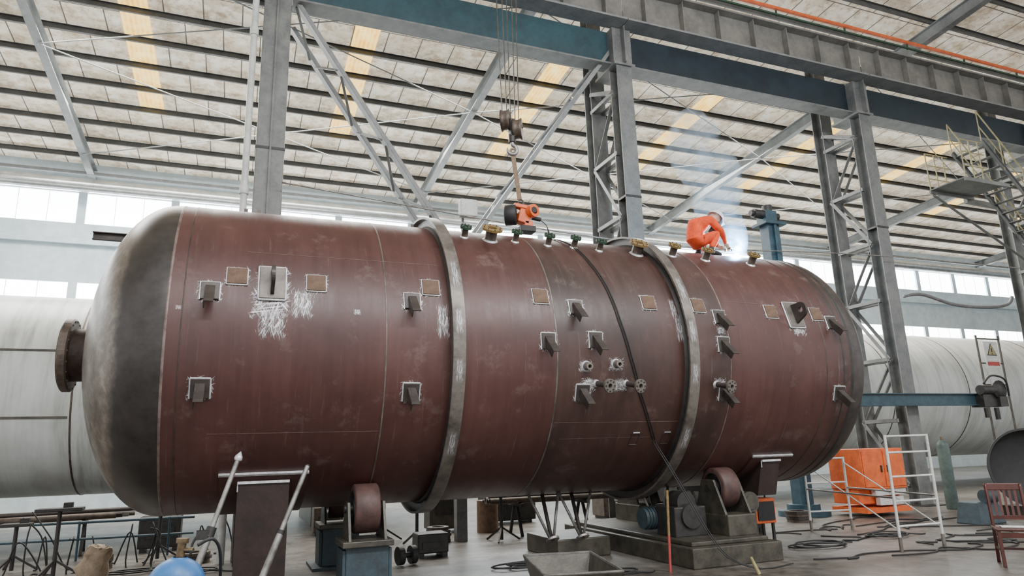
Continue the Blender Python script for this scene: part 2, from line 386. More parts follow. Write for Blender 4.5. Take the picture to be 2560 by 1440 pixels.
def bracket(x,a,s=.19,L=.33,hal=True,side=1):
    if hal:halo(x,a,s*2.1,wa(s*2.1))
    e=thing("pipe_bracket",SP(x,a),None,None,parent=vessel)
    b=B(SM(x,a));b.box((0,0,.012),(s,s*1.1,.03));b.make("base_plate",m_mill,e,bevel=.004)
    b=B(SM(x,a));h=s/2+.006;g=s*.55+.006
    for p,q in(((-h,g),(h,g)),((h,g),(h,-g)),((-h,g),(-h,-g))):b.cyl((p[0],p[1],.006),(q[0],q[1],.006),.011,n=6)
    b.make("weld_bead",m_bright,e,"bright fillet weld")
    p=SP(x,a,RV+.0)+Vector((0,0,.04));q=p+Vector((0,-.72,-.69))*L
    b=B();b.bar(p,q,.10,.012,(0,-.7,.7),(0,.03));b.bar(p,q,.012,.09,(0,-.7,.7),(.045,-.02));b.make("angle_arm",m_mill,e,"projecting steel angle arm",bevel=.002)
for x,a in((-.09,20),(.78,19),(2.17,20),(3.67,19),(5.35,19),(6.20,19),(7.54,18),(8.44,18)):pad(x,a)
for x,a in((-.36,14),(1.92,14),(-.39,-17),(1.92,-18),(3.71,1),(4.17,15),(4.41,2),(4.22,-18),(6.53,14),(6.51,2),(6.52,-18),(8.7,14),(8.7,-18)):bracket(x,a)
def lug(x,a,eye=True):
    e=thing("lifting_lug",SP(x,a),None,None,parent=vessel)
    b=B(SM(x,a));b.box((0,0,.015),(.28,.42,.035));b.make("doubler_plate",m_ring,e,bevel=.006)
    b=B(SM(x,a));h=.148;g=.218
    for p,q in(((-h,-g),(h,-g)),((h,-g),(h,g)),((h,g),(-h,g)),((-h,g),(-h,-g))):b.cyl((p[0],p[1],.008),(q[0],q[1],.008),.014,n=6)
    b.make("weld_bead",m_bright,e,"bright fillet weld")
    b=B(SM(x,a));n=24
    out=[(-.16,0.03),(.16,0.03)];arc=[(.10*math.cos(PI*i/12)*1.25,.18+.12*math.sin(PI*i/12)) for i in range(13)]
    outer=[(y,z) for y,z in out]+[(y,z) for y,z in arc]
    cy,cz,cr=0,.19,.045
    for sgn in(-1,1):
        hole=[(cy+cr*math.cos(2*PI*i/24),cz+cr*math.sin(2*PI*i/24)) for i in range(24)]
        def hit(dy,dz):
            best=None
            for i in range(len(outer)):
                y1,z1=outer[i];y2,z2=outer[(i+1)%len(outer)]
                ex,ez=y2-y1,z2-z1;den=dy*ez-dz*ex
                if abs(den)<1e-9:continue
                t=((y1-cy)*ez-(z1-cz)*ex)/den;u=((y1-cy)*dz-(z1-cz)*dy)/den
                if t>0 and -1e-6<=u<=1+1e-6 and(best is None or t<best):best=t
            return(cy+dy*best,cz+dz*best)
        ou=[hit(math.cos(2*PI*i/24),math.sin(2*PI*i/24)) for i in range(24)]
        vs=[(sgn*.02,y,z) for y,z in hole]+[(sgn*.02,y,z) for y,z in ou]
        b.add(vs,[(i,(i+1)%24,24+(i+1)%24,24+i) for i in range(24)])
        if sgn<0:h0,o0=hole,ou
    vs=[(-.02,y,z) for y,z in h0]+[(.02,y,z) for y,z in h0];b.add(vs,[(i,(i+1)%24,24+(i+1)%24,24+i) for i in range(24)])
    vs=[(-.02,y,z) for y,z in o0]+[(.02,y,z) for y,z in o0];b.add(vs,[(i,(i+1)%24,24+(i+1)%24,24+i) for i in range(24)])
    b.make("eye_plate",m_mill,e,"upright eye plate")
halo(.29,18,.58,19);halo(.27,10,.62,14);halo(.30,4,.5,16,True);halo(.62,11,.4,16,True);lug(.29,18)
halo(7.97,16,.50,20);halo(8.0,11,.4,12);lug(7.97,17)
halo(2.30,7,.26,20,True);halo(5.78,8,.2,18,True);halo(5.75,17,.18,14,True)
for xr in(2.46,5.88):
    for a,w_ in((6,14),(-10,12),(24,18),(-35,14)):
        b=B();strip(b,xr-.078,xr+.078,a-w_/2,a+w_/2,2.1615,10,3,True);b.make("grinding_mark",m_halobig,vessel,"bright brushed steel on the ring rim")
for x,a,w_ in((4.24,-8,.30),(4.71,-7,.34),(4.3,-15,.34),(4.78,-15,.34),(6.42,-14,.30),(6.5,8,.22),(1.25,9,.14),(-.66,8,.10)):halo(x,a,w_,wa(w_*.8),w_<.2)
def nozzle(x,a,r,L,fr,mat,lab,fm,off=None,direction=None):
    e=thing("nozzle",SP(x,a),lab,None,parent=vessel)
    mx=SM(x,a);
    if direction is not None:
        z=Vector(direction).normalized();xx=Vector((1,0,0));xx=(xx-z*xx.dot(z)).normalized();yy=z.cross(xx);p=SP(x,a,RV-.03)
        mx=Matrix(((xx.x,yy.x,z.x,p.x),(xx.y,yy.y,z.y,p.y),(xx.z,yy.z,z.z,p.z),(0,0,0,1)))
    b=B(mx);b.lathe([(-.03,r*1.5),(.01,r*1.25),(.03,r),(L,r)],(0,0,0),(0,0,1),20);b.make("neck",mat,e)
    b=B(mx);t=.022
    b.lathe([(L-.01,r),(L-.01,fr),(L+t,fr),(L+t,r*.8),(L-.05,r*.8)],(0,0,0),(0,0,1),28,sm=False)
    nb=8
    for i in range(nb):
        q=2*PI*i/nb;rr=(r+fr)/2+.005;b.cyl((rr*math.cos(q),rr*math.sin(q),L-.022),(rr*math.cos(q),rr*math.sin(q),L+t+.012),.009,n=6,mi=1)
    b.make("flange",[fm,m_darksteel],e)
    b=B(mx);b.lathe([(L-.04,0),(L-.04,r*.8)],(0,0,0),(0,0,1),16,sm=False);b.make("bore",m_black,e)
    b=B(mx);b.lathe([(.02,r*1.5),(.05,r*1.02)],(0,0,0),(0,0,1),20);b.make("weld_bead",m_bright,e,"bright fillet weld")
up=(0,-.60,.80)
for x,a,big in((2.86,55,0),(3.24,54,1),(3.64,55,0),(4.15,54,0),(4.58,54,0),(5.0,53,0),(5.66,53,1),(6.36,55,2),(6.96,53,2),(7.86,52,2)):
    if big==1:nozzle(x,a,.085,.20,.150,m_nozz,"short nozzle with a yellow-painted flange",m_yellow,direction=up)
    elif big==2:nozzle(x,a,.060,.20,.110,m_nozz,"short nozzle with a yellow-painted flange",m_yellow,direction=up)
    else:nozzle(x,a,.045,.18,.085,m_nozz,"short nozzle with a green-painted flange",m_green,direction=up)
for x in(4.42,4.88,6.36):nozzle(x,-14.5,.038,.30,.090,m_mill,"small bare steel flanged nozzle",m_ring,direction=(.15,-.95,-.2))
for x,a in((4.26,-8),(4.71,-7)):
    e=thing("coupling",SP(x,a),None,None,parent=vessel);b=B(SM(x,a));b.lathe([(0,.055),(.10,.050),(.105,.045),(.105,.025),(.0,.025)],(0,0,0),(0,0,1),20,sm=False);b.make("socket",m_ring,e)
    b=B(SM(x,a));b.lathe([(0,.072),(.018,.056)],(0,0,0),(0,0,1),20);b.make("weld_bead",m_bright,e)
    b=B(SM(x,a));b.lathe([(.03,0),(.03,.027)],(0,0,0),(0,0,1),16,sm=False);b.make("bore",m_black,e)
for x,a in((5.16,-38),(5.67,-38)):
    b=B(SM(x,a));h=.09
    for p,q in(((-h*.7,-h),(h*.7,-h)),((h*.7,-h),(h*.7,h)),((h*.7,h),(-h*.7,h)),((-h*.7,h),(-h*.7,-h))):b.cyl((p[0],p[1],.003),(q[0],q[1],.003),.006,n=6)
    b.make("scribed_frame",m_mill,vessel)
    b=B(SM(x,a));b.cyl((-.05,h+.02,.006),(.05,h+.02,.006),.008,n=6);b.make("weld_bead",m_bright,vessel)
for x0,xa,xb in((4.37,4.05,4.55),(4.86,4.55,5.1),(6.25,5.95,6.5)):
    e=thing("bottom_nozzle",(x0,9.6,.3),None,None,parent=vessel)
    b=B();b.tube([(xa,9.7,.98),(x0-.03,9.6,.34)],.022,8,1);b.make("brace",m_bare,e)
    b=B();b.tube([(xb,9.7,.98),(x0+.03,9.6,.34)],.022,8,1);b.make("brace",m_bare,e)
    b=B();b.tube([(x0,9.9,.95),(x0,9.62,.34)],.03,8,1);b.make("neck",m_mill,e)
    b=B();b.lathe([(0,.04),(0,.10),(.03,.10),(.03,.035)],(x0,9.58,.34),(.1,-.45,-.9),24,sm=False)
    b.make("flange",m_bare,e)
    b=B();b.lathe([(.02,0),(.02,.04)],(x0,9.58,.34),(.1,-.45,-.9),16,sm=False);b.make("bore",m_black,e)
b=B();b.chan((-2.0,10.5,4.66),(-1.1,10.5,4.66),.10,.06,.012);b.make("support_bar",m_mill,vessel)
for x in(-.05,.12,2.3):
    b=B();b.box((x,YC-.3,ZC+2.0),(.05,.05,.10));b.make("lug_block",m_mill,vessel)
def saddle(x0,x1,zb,atop,lab,mt):
    e=thing("saddle_support",((x0+x1)/2,YC,zb),lab,None,parent=vessel)
    b=B();n=24;vs=[];fs=[]
    A=[atop+(-180-2*atop)*i/n for i in range(n+1)]
    for r in(RV+.002,RV+.025):
        for x in(x0-.2,x1+.2):
            for a in A:vs.append(SP(x,a,r))
    m=n+1
    for i in range(n):
        fs.append((2*m+i,2*m+i+1,3*m+i+1,3*m+i));fs.append((i,i+1,2*m+i+1,2*m+i));fs.append((m+i,m+i+1,3*m+i+1,3*m+i))
    fs+= [(0,m,3*m,2*m),(n,m+n,3*m+n,2*m+n)]
    b.add(vs,fs,False);b.make("wear_plate",m_primer,e)
    b=B(SM((x0+x1)/2,atop));b.box((0,.015,.016),(x1-x0+.42,.03,.03));b.make("weld_bead",m_bright,e,"bright ground weld along the top edge")
    for sgn in(-1,1):
        yb=sgn*1.05;ya=sgn*1.22;zt=ZC-math.sqrt(RV*RV-ya*ya)+.0
        b=B();b.poly([(x0,YC+yb,zb),(x1,YC+yb,zb),(x1,YC+ya,zt),(x0,YC+ya,zt)],(0,sgn*.03,0));b.make("end_plate",mt,e,"dark primed end plate")
        if sgn<0:
            b=B();b.bar((x0-.0,YC+ya-.03,zt-.02),(x1+.0,YC+ya-.03,zt-.02),.04,.03);b.bar((x0,YC+ya-.02,zt),(x0,YC+ya*.96+yb*.04-.02,zt-.12),.01,.015,(0,1,0));b.make("weld_bead",m_bright,e)
    for xx in(x0+.02,x1-.02):
        b=B();pts=[(xx-.01,YC-1.05,zb),(xx-.01,YC+1.05,zb)]
        for i in range(13):
            y=1.2-2.4*i/12;pts.append((xx-.01,YC+y,ZC-math.sqrt(RV*RV-y*y)-.004))
        b.poly(pts,(.02,0,0));b.make("web_plate",mt,e)
saddle(.05,.62,.12,-49,"saddle support with dark brown primed plates",m_dprimer)
saddle(7.62,7.98,.80,-50,"short saddle support with dark brown primed plates",m_dprimer)

# ---------------------------------------------------------------- room
b=B();b.box((20,13,-.1),(90,50,.2));b.make("floor",m_floor,kind="structure",origin=(0,0,0))
WY=27.0;SL=.083;ZE=12.16
def zr(y):return ZE+SL*(WY-y)
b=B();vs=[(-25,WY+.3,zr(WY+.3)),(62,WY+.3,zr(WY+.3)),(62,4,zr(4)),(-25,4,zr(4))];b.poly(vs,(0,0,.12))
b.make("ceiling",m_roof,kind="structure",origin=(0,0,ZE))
wins=[]
for i in range(-6,21):
    x0=-8.45+2.99*i
    wins.append((x0,x0+2.72))
za,zb_,zc,zd=6.7,7.75,9.9,11.05
b=B()
for z0,z1 in((0,za),(zb_,zc),(zd,ZE+.05)):b.box((18.5,WY+.15,(z0+z1)/2),(87,.3,z1-z0))
for (x0,x1) in wins:
    for z0,z1 in((za,zb_),(zc,zd)):b.box((x0-.135,WY+.15,(z0+z1)/2),(.27,.3,z1-z0))
b.make("wall_back",m_wall,kind="structure")
b=B();b.box((62,15,6.5),(.3,24,13));b.make("wall_right",m_wall,kind="structure")
n=1
for (x0,x1) in wins:
    for z0,z1 in((za,zb_),(zc,zd)):
        b=B();b.box(((x0+x1)/2,WY+.12,(z0+z1)/2),(x1-x0,.04,z1-z0))
        for q in(1/3,2/3):b.box((x0+(x1-x0)*q,WY+.09,(z0+z1)/2),(.015,.02,z1-z0),mi=1)
        b.make("window_%d"%n,[m_window,m_white],kind="structure");n+=1
for i in range(-1,9):
    xc=-3.07+5.8*i
    b=B();ya,yb=15.6,22.8
    b.poly([(xc-.34,yb,zr(yb)-.03),(xc+.34,yb,zr(yb)-.03),(xc+.34,ya,zr(ya)-.03),(xc-.34,ya,zr(ya)-.03)],(0,0,.02))
    b.make("window_%d"%n,m_sky,kind="structure");n+=1
y=26.1
while y>4.3:
    b=B();b.chan((-25,y,zr(y)-.11),(61.8,y,zr(y)-.11),.16,.06,.012)
    b.make("roof_purlin",m_purlin,None,"long dark grey steel roof purlin","purlin","purlins under the roof sheets");y-=1.2
for x in(-5.35,6.5,18.1,29.7,41.5,53):
    b=B();b.ibeam((x,27,zr(27)-.40),(x,4.2,zr(4.2)-.40),.38,.22,.022,.02)
    b.make("roof_rafter",m_rafter,None,"grey painted steel roof rafter","rafter","rafters carrying the roof")
for x0,x1 in((-5.35,6.5),(6.5,18.1),(18.1,29.7)):
    for ya,yb in((25,19),(19,13.9)):
        e=thing("roof_cross_bracing",((x0+x1)/2,(ya+yb)/2,zr(yb)-.6),"thin steel roof bracing rods crossing in an X","bracing rod","roof bracing rods")
        for p,q in(((x0,ya),(x1,yb)),((x0,yb),(x1,ya))):
            b=B();b.cyl((p[0],p[1],zr(p[1])-.62),(q[0],q[1],zr(q[1])-.62),.018,n=6);b.make("rod",m_rafter,e)
b=B();b.cyl((-25,26.2,11.05),(61,26.2,11.05),.24,n=20);b.make("wall_duct",m_duct,None,"long shiny galvanised round duct along the wall","duct")
b=B();b.cyl((-25,26.6,11.65),(61,26.6,11.65),.07,n=10);b.make("wall_pipe",m_rafter,None,"thin grey pipe under the eaves","pipe")
b=B();b.box((18.5,26.9,9.2),(86,.2,.2));b.make("trim_1",m_wall,kind="structure")
# ---------------------------------------------------------------- crane columns
YN,YF=12.6,13.9
CX=[8.03,15.7,23.4,31.1]
def column(x):
    e=thing("crane_column",(x,YN,0),"grey painted lattice steel crane column with two legs","column","lattice crane columns")
    for yy,top in((YN,10.42),(YF,zr(YF)-.65)):
        b=B();b.ibeam((x,yy,0.0),(x,yy,top),.34,.40,.022,.02,up=(0,1,0));b.make("leg",m_steelgrey,e)
    z=.5;f=1;step=1.55
    while z<10.0:
        for sx in(-.15,.15):
            b=B();b.ang((x+sx,YN+.1,z),(x+sx,YF-.1,z),.09,.01);b.make("batten",m_steelgrey,e)
            z2=min(z+step,10.3)
            b=B()
            if f>0:b.ang((x+sx,YN+.1,z),(x+sx,YF-.1,z2),.09,.01)
            else:b.ang((x+sx,YF-.1,z),(x+sx,YN+.1,z2),.09,.01)
            b.make("lacing_bar",m_steelgrey,e)
        z+=step;f=-f
    b=B();b.box((x,(YN+YF)/2,.015),(.7,2.1,.03));b.make("base_plate",m_darksteel,e)
    b=B();b.box((x,YN+.25,10.9),(.5,.8,.95));b.box((x,YN+.25,10.40),(.56,.95,.06));b.box((x-.0,YN-.2,10.9),(.03,.2,.95));b.make("column_head",m_steelgrey,e)
    b=B();b.box((x,YN,7.1),(.41,.36,.05));b.make("splice_band",m_darksteel,e)
    return e
c0=column(CX[0])
for x in CX[1:]:clone(c0,(x-CX[0],0,0))
e=thing("crane_column",(.28,YN,0),"wide grey steel column behind the vessel","column","lattice crane columns")
b=B();b.box((.28,YN,zr(YN)/2-.2),(.50,.42,zr(YN)-.4));b.make("leg",m_steelgrey,e,bevel=.02)
b=B();b.box((.28,YN,7.15),(.52,.44,.05));b.make("splice_band",m_darksteel,e)
b=B();b.box((.28,YN-.23,5.5),(.03,.06,11));b.make("stiffener",m_steelgrey,e)
e=thing("drain_pipe",(-.12,12.4,0),"white plastic rainwater drain pipe beside a column","pipe")
b=B();b.cyl((-.12,12.4,.0),(-.12,12.4,13.0),.06,n=16);b.make("pipe",m_white,e)
for z in(3,6.2,9.4):
    b=B();b.cyl((-.12,12.4,z),(-.12,12.4,z+.16),.08,n=16);b.make("coupling",m_white,e)
def girder(x0,x1,mt):
    e=thing("crane_girder",((x0+x1)/2,12.5,10.45),"grey crane runway girder over a dark blue lower beam","girder","crane runway girders")
    b=B();b.box(((x0+x1)/2,12.32,11.88),(x1-x0-.02,.02,.88));b.make("web",m_girder,e)
    b=B();b.box(((x0+x1)/2,12.32,12.34),(x1-x0-.02,.46,.05));b.make("top_flange",m_girder,e)
    b=B();b.box(((x0+x1)/2,12.32,11.42),(x1-x0-.02,.46,.05));b.make("bottom_flange",m_rafter,e)
    k=7
    for i in range(k):
        x=x0+(x1-x0)*(i+.5)/k;b=B();b.box((x,12.22,11.88),(.02,.16,.86));b.make("stiffener",m_girder,e)
    b=B();b.box(((x0+x1)/2,12.72,10.93),(x1-x0-.45,.03,.92));b.make("lower_web",mt,e,"dark blue painted lower web")
    b=B();b.box(((x0+x1)/2,12.72,10.45),(x1-x0-.45,.40,.04));b.make("lower_flange",m_steelgrey,e)
    b=B();b.box(((x0+x1)/2,12.32,12.43),(x1-x0,.07,.12));b.make("crane_rail",m_darksteel,e)
    return e
g=girder(8.03,15.7,m_steelblue)
for i in(1,2,3):clone(g,(7.7*i,0,0))
g=girder(.33,8.03,m_teal)
e=thing("conductor_rail",(16,12.0,12.6),"long orange crane conductor rail with green catwalk edge","conductor rail")
b=B();b.box((23,12.02,12.72),(46,.07,.07));b.make("orange_bar",m_orange,e,"bright orange insulated bar")
b=B();b.box((23,12.05,12.56),(46,.04,.05));b.make("green_edge",m_green,e)
for i in range(19):
    x=.6+2.4*i;b=B();b.box((x,12.06,12.62),(.02,.05,.20));b.make("hanger",m_green,e)
def brace(p,q,w,lab):
    e=thing("column_brace",((p[0]+q[0])/2,p[1],min(p[2],q[2])),lab,"brace","diagonal column braces")
    for dy in(0,.95):
        b=B();b.chan((p[0],p[1]+dy,p[2]),(q[0],q[1]+dy,q[2]),w,.08,.012,up=(0,1,0));b.make("chord",m_rafter,e)
    P=Vector(p);Q=Vector(q);n=7
    for i in range(n):
        a=P.lerp(Q,(i+.1)/n);c=P.lerp(Q,(i+.9)/n);dy=Vector((0,.95,0))
        if i%2:a,c=a+dy,c
        else:c=c+dy
        b=B();b.ang(a,c,.05,.008);b.make("lacing_bar",m_rafter,e)
brace((.6,12.75,10.5),(3.82,12.75,5.65),.2,"grey diagonal double-chord brace from column to apex")
brace((7.8,12.75,10.9),(4.13,12.75,5.65),.2,"grey diagonal double-chord brace from column to apex")
e=thing("brace_post",(3.98,12.8,0),"short grey post carrying the brace apex and a work light","post")
b=B();b.box((3.98,12.8,5.30),(.9,.3,.3));b.make("gusset_plate",m_steelgrey,e)
b=B();b.box((3.98,12.8,2.6),(.2,.2,5.2));b.make("post",m_steelgrey,e)
b=B();b.box((4.07,12.35,6.35),(.36,.2,.36));b.make("work_light",m_white,e,"white boxed work light",bevel=.03)
b=B();b.box((4.0,12.5,5.9),(.05,.05,1.0));b.make("light_bracket",m_steelgrey,e)
b=B();b.tube([(.5,12.15,6.4),(8,12.15,5.9),(15.7,12.2,6.2),(31,12.2,6.3)],.014,6,8);b.make("lifeline_cable",m_bare,None,"taut steel lifeline cable between columns","cable")

# ---------------------------------------------------------------- white tanks behind
def wtank(x0,x1,lab,rings):
    y,z,r=19.1,3.2,2.3
    e=thing("storage_tank",((x0+x1)/2,y,0),lab,"tank")
    pr=[]
    for i in range(13):
        t=PI/2*i/12;pr.append((x0+1.1-1.1*math.cos(t),r*math.sin(t)))
    for i in range(13):
        t=PI/2*i/12;pr.append((x1-1.1+1.1*math.sin(t),r*math.cos(t)))
    b=B();b.lathe(pr,(0,y,z),(1,0,0),80);b.make("shell",m_wtank,e)
    for q in rings:
        b=B();b.lathe([(q-.02,r),(q-.015,r+.010),(q+.015,r+.010),(q+.02,r)],(0,y,z),(1,0,0),80);b.make("weld_seam",m_nozz,e)
    for q in(x0+3,x1-3):
        b=B();b.box((q,y,.45),(.5,3.2,.9));b.box((q,y,1.0),(.4,2.6,.5));b.make("saddle_support",m_grease,e)
    return e
t=wtank(-14,5,"weathered white cylindrical storage tank on saddles",(-9,-3.25,1.5))
for z in(3.95,2.55):
    b=B();yy=19.1-math.sqrt(2.3**2-(z-3.2)**2)-.004;b.bar((-12.8,yy,z),(-3.3,yy,z),.02,.05);b.make("weld_seam",m_grease,t)
wtank(10,36,"long weathered white storage tank behind lattice columns",(13,20.5,24.2,29))

# ---------------------------------------------------------------- turning rollers
def wheel(e,x,y,z,r=.29,w=.34):
    w_=thing("roller",(x,y,z),None,None,parent=e)
    b=B();b.lathe([(-w/2,r*.72),(-w/2,r-.02),(-w/2+.02,r),(w/2-.02,r),(w/2,r-.02),(w/2,r*.72)],(x,y,z),(1,0,0),40);b.make("tread",m_roller,w_,"worn red-brown roller tread")
    b=B();b.lathe([(-w/2-.0,0),(-w/2-.0,r*.4),(-w/2+.04,r*.42),(-w/2+.04,r*.66),(-w/2-.005,r*.72),(-w/2,r*.74)],(x,y,z),(1,0,0),32,sm=False)
    b.lathe([(w/2,r*.74),(w/2+.005,r*.72),(w/2-.04,r*.66),(w/2-.04,r*.42),(w/2,r*.4),(w/2,0)],(x,y,z),(1,0,0),32,sm=False);b.cyl((x-w/2-.1,y,z),(x+w/2+.1,y,z),.05);b.make("hub",m_darksteel,w_)
def rpos(a):return YC-2.295*math.cos(math.radians(a)),ZC+2.295*math.sin(math.radians(a))
yr,zrl=rpos(-59)
def rollerstand(xc):
    e=thing("turning_roller",(xc,yr,0),"blue steel turning roller stand with red-brown wheel under the vessel","turning roller","turning rollers")
    wheel(e,xc,yr,zrl,.29,.30)
    for sx in(-1,1):
        b=B();b.poly([(xc+sx*.21-.015,yr-.28,.62),(xc+sx*.21-.015,yr+.28,.62),(xc+sx*.21-.015,yr+.12,zrl+.08),(xc+sx*.21-.015,yr-.12,zrl+.08)],(.03,0,0));b.make("bearing_cheek",m_grease,e)
    b=B();b.box((xc,yr,.585),(.60,.66,.07));b.make("top_plate",m_grease,e,bevel=.01)
    b=B();b.box((xc,yr,.29),(.50,.52,.54));b.box((xc-.27,yr,.27),(.04,.5,.5));b.box((xc+.27,yr,.27),(.04,.5,.5));b.make("pedestal",m_standblue,e,"worn blue pedestal",bevel=.01)
    b=B();b.box((xc,yr,.02),(.8,.9,.04));b.make("base_plate",m_standblue,e)
    return e
r0=rollerstand(1.52)
yback=2*YC-yr
clone(r0,(0,yback-yr,0))
e=thing("powered_turning_roller",(6.5,10,0),"greasy cast powered turning roller unit with motor and gearbox","turning roller")
wheel(e,6.85,yr,zrl,.29,.30);wheel(e,6.85,yback,zrl,.29,.30)
b=B();b.box((6.45,10.0,.13),(1.5,3.9,.26));b.box((6.45,10.0,.29),(1.3,3.6,.06));b.make("bed_frame",m_grease,e,bevel=.015)
for yy in(yr,yback):
    for sx in(-1,1):
        b=B();xx=6.85+sx*.22-.02;b.poly([(xx,yy-.42,.3),(xx,yy+.42,.3),(xx,yy+.36,.62),(xx,yy+.14,zrl+.12),(xx,yy-.14,zrl+.12),(xx,yy-.36,.62)],(.04,0,0));b.make("bearing_cheek",m_grease,e,bevel=.008)
    b=B();b.box((6.85,yy,.46),(.5,.85,.3));b.make("pedestal",m_grease,e,bevel=.02)
    for k in(-.3,-.1,.1,.3):
        b=B();b.cyl((7.12,yy+k,.62),(7.16,yy+k,.62),.025,n=6);b.make("bolt",m_darksteel,e)
b=B();b.box((6.2,yr+.15,.52),(.55,.5,.42));b.cyl((6.2,yr-.14,.6),(6.2,yr-.06,.6),.17,n=24);b.cyl((6.2,yr-.02,.78),(6.2,yr+.3,.78),.16,n=20);b.make("gearbox",m_darksteel,e,bevel=.02)
b=B();b.cyl((5.75,yr+.5,.55),(6.2,yr+.5,.55),.15,n=20)
for i in range(7):b.cyl((5.8+i*.05,yr+.5,.55),(5.815+i*.05,yr+.5,.55),.17,n=20)
b.make("motor",m_standblue,e)
b=B();b.box((5.0,10.4,.14),(.9,1.2,.28));b.make("base_block",m_grease,e,bevel=.02)
b=B();b.box((7.4,yr+.25,.45),(.3,.3,.5));b.make("brake_housing",m_grease,e,bevel=.01)
b=B();b.cyl((7.38,yr+.0,.72),(7.38,yr+.3,.72),.16,n=24);b.cyl((7.38,yr-.02,.72),(7.38,yr+.0,.72),.10,n=24);b.make("brake_drum",m_grease,e)
e=thing("welding_machine",(8.25,9.7,0),"small orange-red portable welding machine on the floor","welding machine")
b=B();b.box((8.25,9.7,.5),(.42,.35,.4));b.make("body",m_orange,e,bevel=.02)
b=B();b.box((8.25,9.515,.5),(.34,.02,.3));b.make("panel",m_black,e)
b=B();b.tube([(8.09,9.7,.70),(8.12,9.7,.78),(8.38,9.7,.78),(8.41,9.7,.70)],.015,8,4);b.make("handle",m_black,e)
for sx in(-.17,.17):
    for sy in(-.12,.12):
        b=B();b.box((8.25+sx,9.7+sy,.15),(.04,.04,.30));b.make("stand_leg",m_darksteel,e)

# ---------------------------------------------------------------- leaning props
def prop(p,q,lab,top):
    e=thing("adjustable_prop",q,lab,"prop","steel props leaning on the saddle")
    P=Vector(p);Q=Vector(q);m_=Q.lerp(P,.55);d=(P-Q).normalized()
    b=B();b.cyl(Q,m_,.036,n=16);b.make("outer_tube",m_bare,e)
    b=B();b.cyl(m_,P,.026,n=16);b.make("inner_tube",m_bare,e)
    if top:
        b=B();b.cyl(m_-d*.05,m_+d*.05,.05,n=16);b.box(m_+Vector((-.07,-.02,-.02)),(.12,.07,.09));b.tube([m_+Vector((-.1,-.02,0)),m_+Vector((-.16,-.03,-.1)),m_+Vector((-.17,-.03,-.22))],.013,8,3);b.make("ratchet_clamp",m_darksteel,e)
    else:
        b=B();b.cyl(m_-d*.02,m_+d*.02,.042,n=16);b.make("collar",m_darksteel,e)
    b=B();b.lathe([(0,.03),(.02,.045),(.05,.04),(.09,.015),(.11,0)] if top else [(0,.028),(.01,.032),(.02,0)],P,d,16);b.make("tip",m_bright if top else m_darksteel,e)
prop((.03,8.3,1.58),(-.46,7.9,.0),"shiny steel prop with adjusting screw leaning on the vessel",True)
prop((.77,8.25,1.50),(.18,7.9,.0),"plain steel tube prop leaning on the saddle",False)
def gascyl(x,y,h,r,mat,lab,lean=0,grp=None):
    e=thing("gas_cylinder",(x,y,0),lab,"gas cylinder",grp)
    ax=Vector((lean,0,1)).normalized()
    pr=[(0.0,0),(0,r*.9),(.02,r),(h-r*1.1,r)]
    for i in range(1,9):
        t=PI/2*i/8;pr.append((h-r*1.1+r*1.0*math.sin(t),max(.03,r*math.cos(t))))
    b=B();b.lathe(pr,(x,y,0),ax,32);b.make("body",mat,e)
    o=Vector((x,y,0))+ax*(h-r*.12)
    b=B();b.cyl(o,o+ax*.06,.018,n=12);b.cyl(o+ax*.06,o+ax*.08,.026,n=12);b.cyl(o+ax*.03,o+ax*.03+Vector((.05,-.02,0)),.010,n=10);b.make("valve",m_brass,e)
    return e
gascyl(-.28,3.5,1.205,.12,m_gas,"bright blue gas cylinder with brass valve",.07)
b=B();b.tube([(-.13,3.48,1.235),(-.06,3.5,1.25),(-.03,3.6,1.1),(-.05,3.9,.6),(-.2,4.4,.1),(-.3,5,.02)],.007,8,8);b.make("gas_hose",m_black,None,"black rubber hose from the gas cylinder","hose")
gascyl(15.3,11.5,1.55,.13,m_ggreen,"grey-green standing gas cylinder")
# ---------------------------------------------------------------- open steel bin
e=thing("steel_bin",(3.12,6.45,0),"open rusty steel tipping bin with sloped sides","bin")
R=Matrix.Rotation(math.radians(-14),4,'Z');mx=Matrix.Translation((3.10,6.42,0))@R
def sheet(b,pts,t=.01):
    P=[Vector(p) for p in pts];n=(P[1]-P[0]).cross(P[2]-P[0]).normalized()*t;b.poly(P,n)
wt,lt,wb,lb,zt,z0=.36,.62,.24,.42,.52,.1
T=[(-wt,-lt,zt),(wt,-lt,zt),(wt,lt,zt),(-wt,lt,zt)];Q=[(-wb,-lb,z0),(wb,-lb,z0),(wb,lb,z0),(-wb,lb,z0)]
for i in range(4):
    b=B(mx);sheet(b,[Q[i],Q[(i+1)%4],T[(i+1)%4],T[i]]);b.make("side_panel",m_grease,e)
b=B(mx);b.box((0,0,z0),(2*wb,2*lb,.012));b.make("bottom_panel",m_grease,e)
b=B(mx)
for i in range(4):b.bar(T[i],T[(i+1)%4],.014,.02)
b.make("rim",m_bare,e)
for sx in(-.18,.18):
    for sy in(-.3,.3):
        b=B(mx);b.cyl((sx-.02,sy,.05),(sx+.02,sy,.05),.05,n=16);b.make("castor",m_black,e)
e=thing("marker_pole",(5.4,8.1,0),"upright thin pole painted yellow above red","pole")
b=B();b.cyl((5.38,8.1,.45),(5.42,8.12,1.02),.018,n=10);b.make("upper_section",m_yellow,e)
b=B();b.cyl((5.36,8.1,.0),(5.38,8.1,.45),.018,n=10);b.make("lower_section",m_redpole,e)
b=B();b.cyl((6.2,7.4,0.0),(6.14,7.45,.2),.025,.018,n=10);b.make("wooden_peg",m_ydull,None,"short wooden peg standing on the floor","peg")

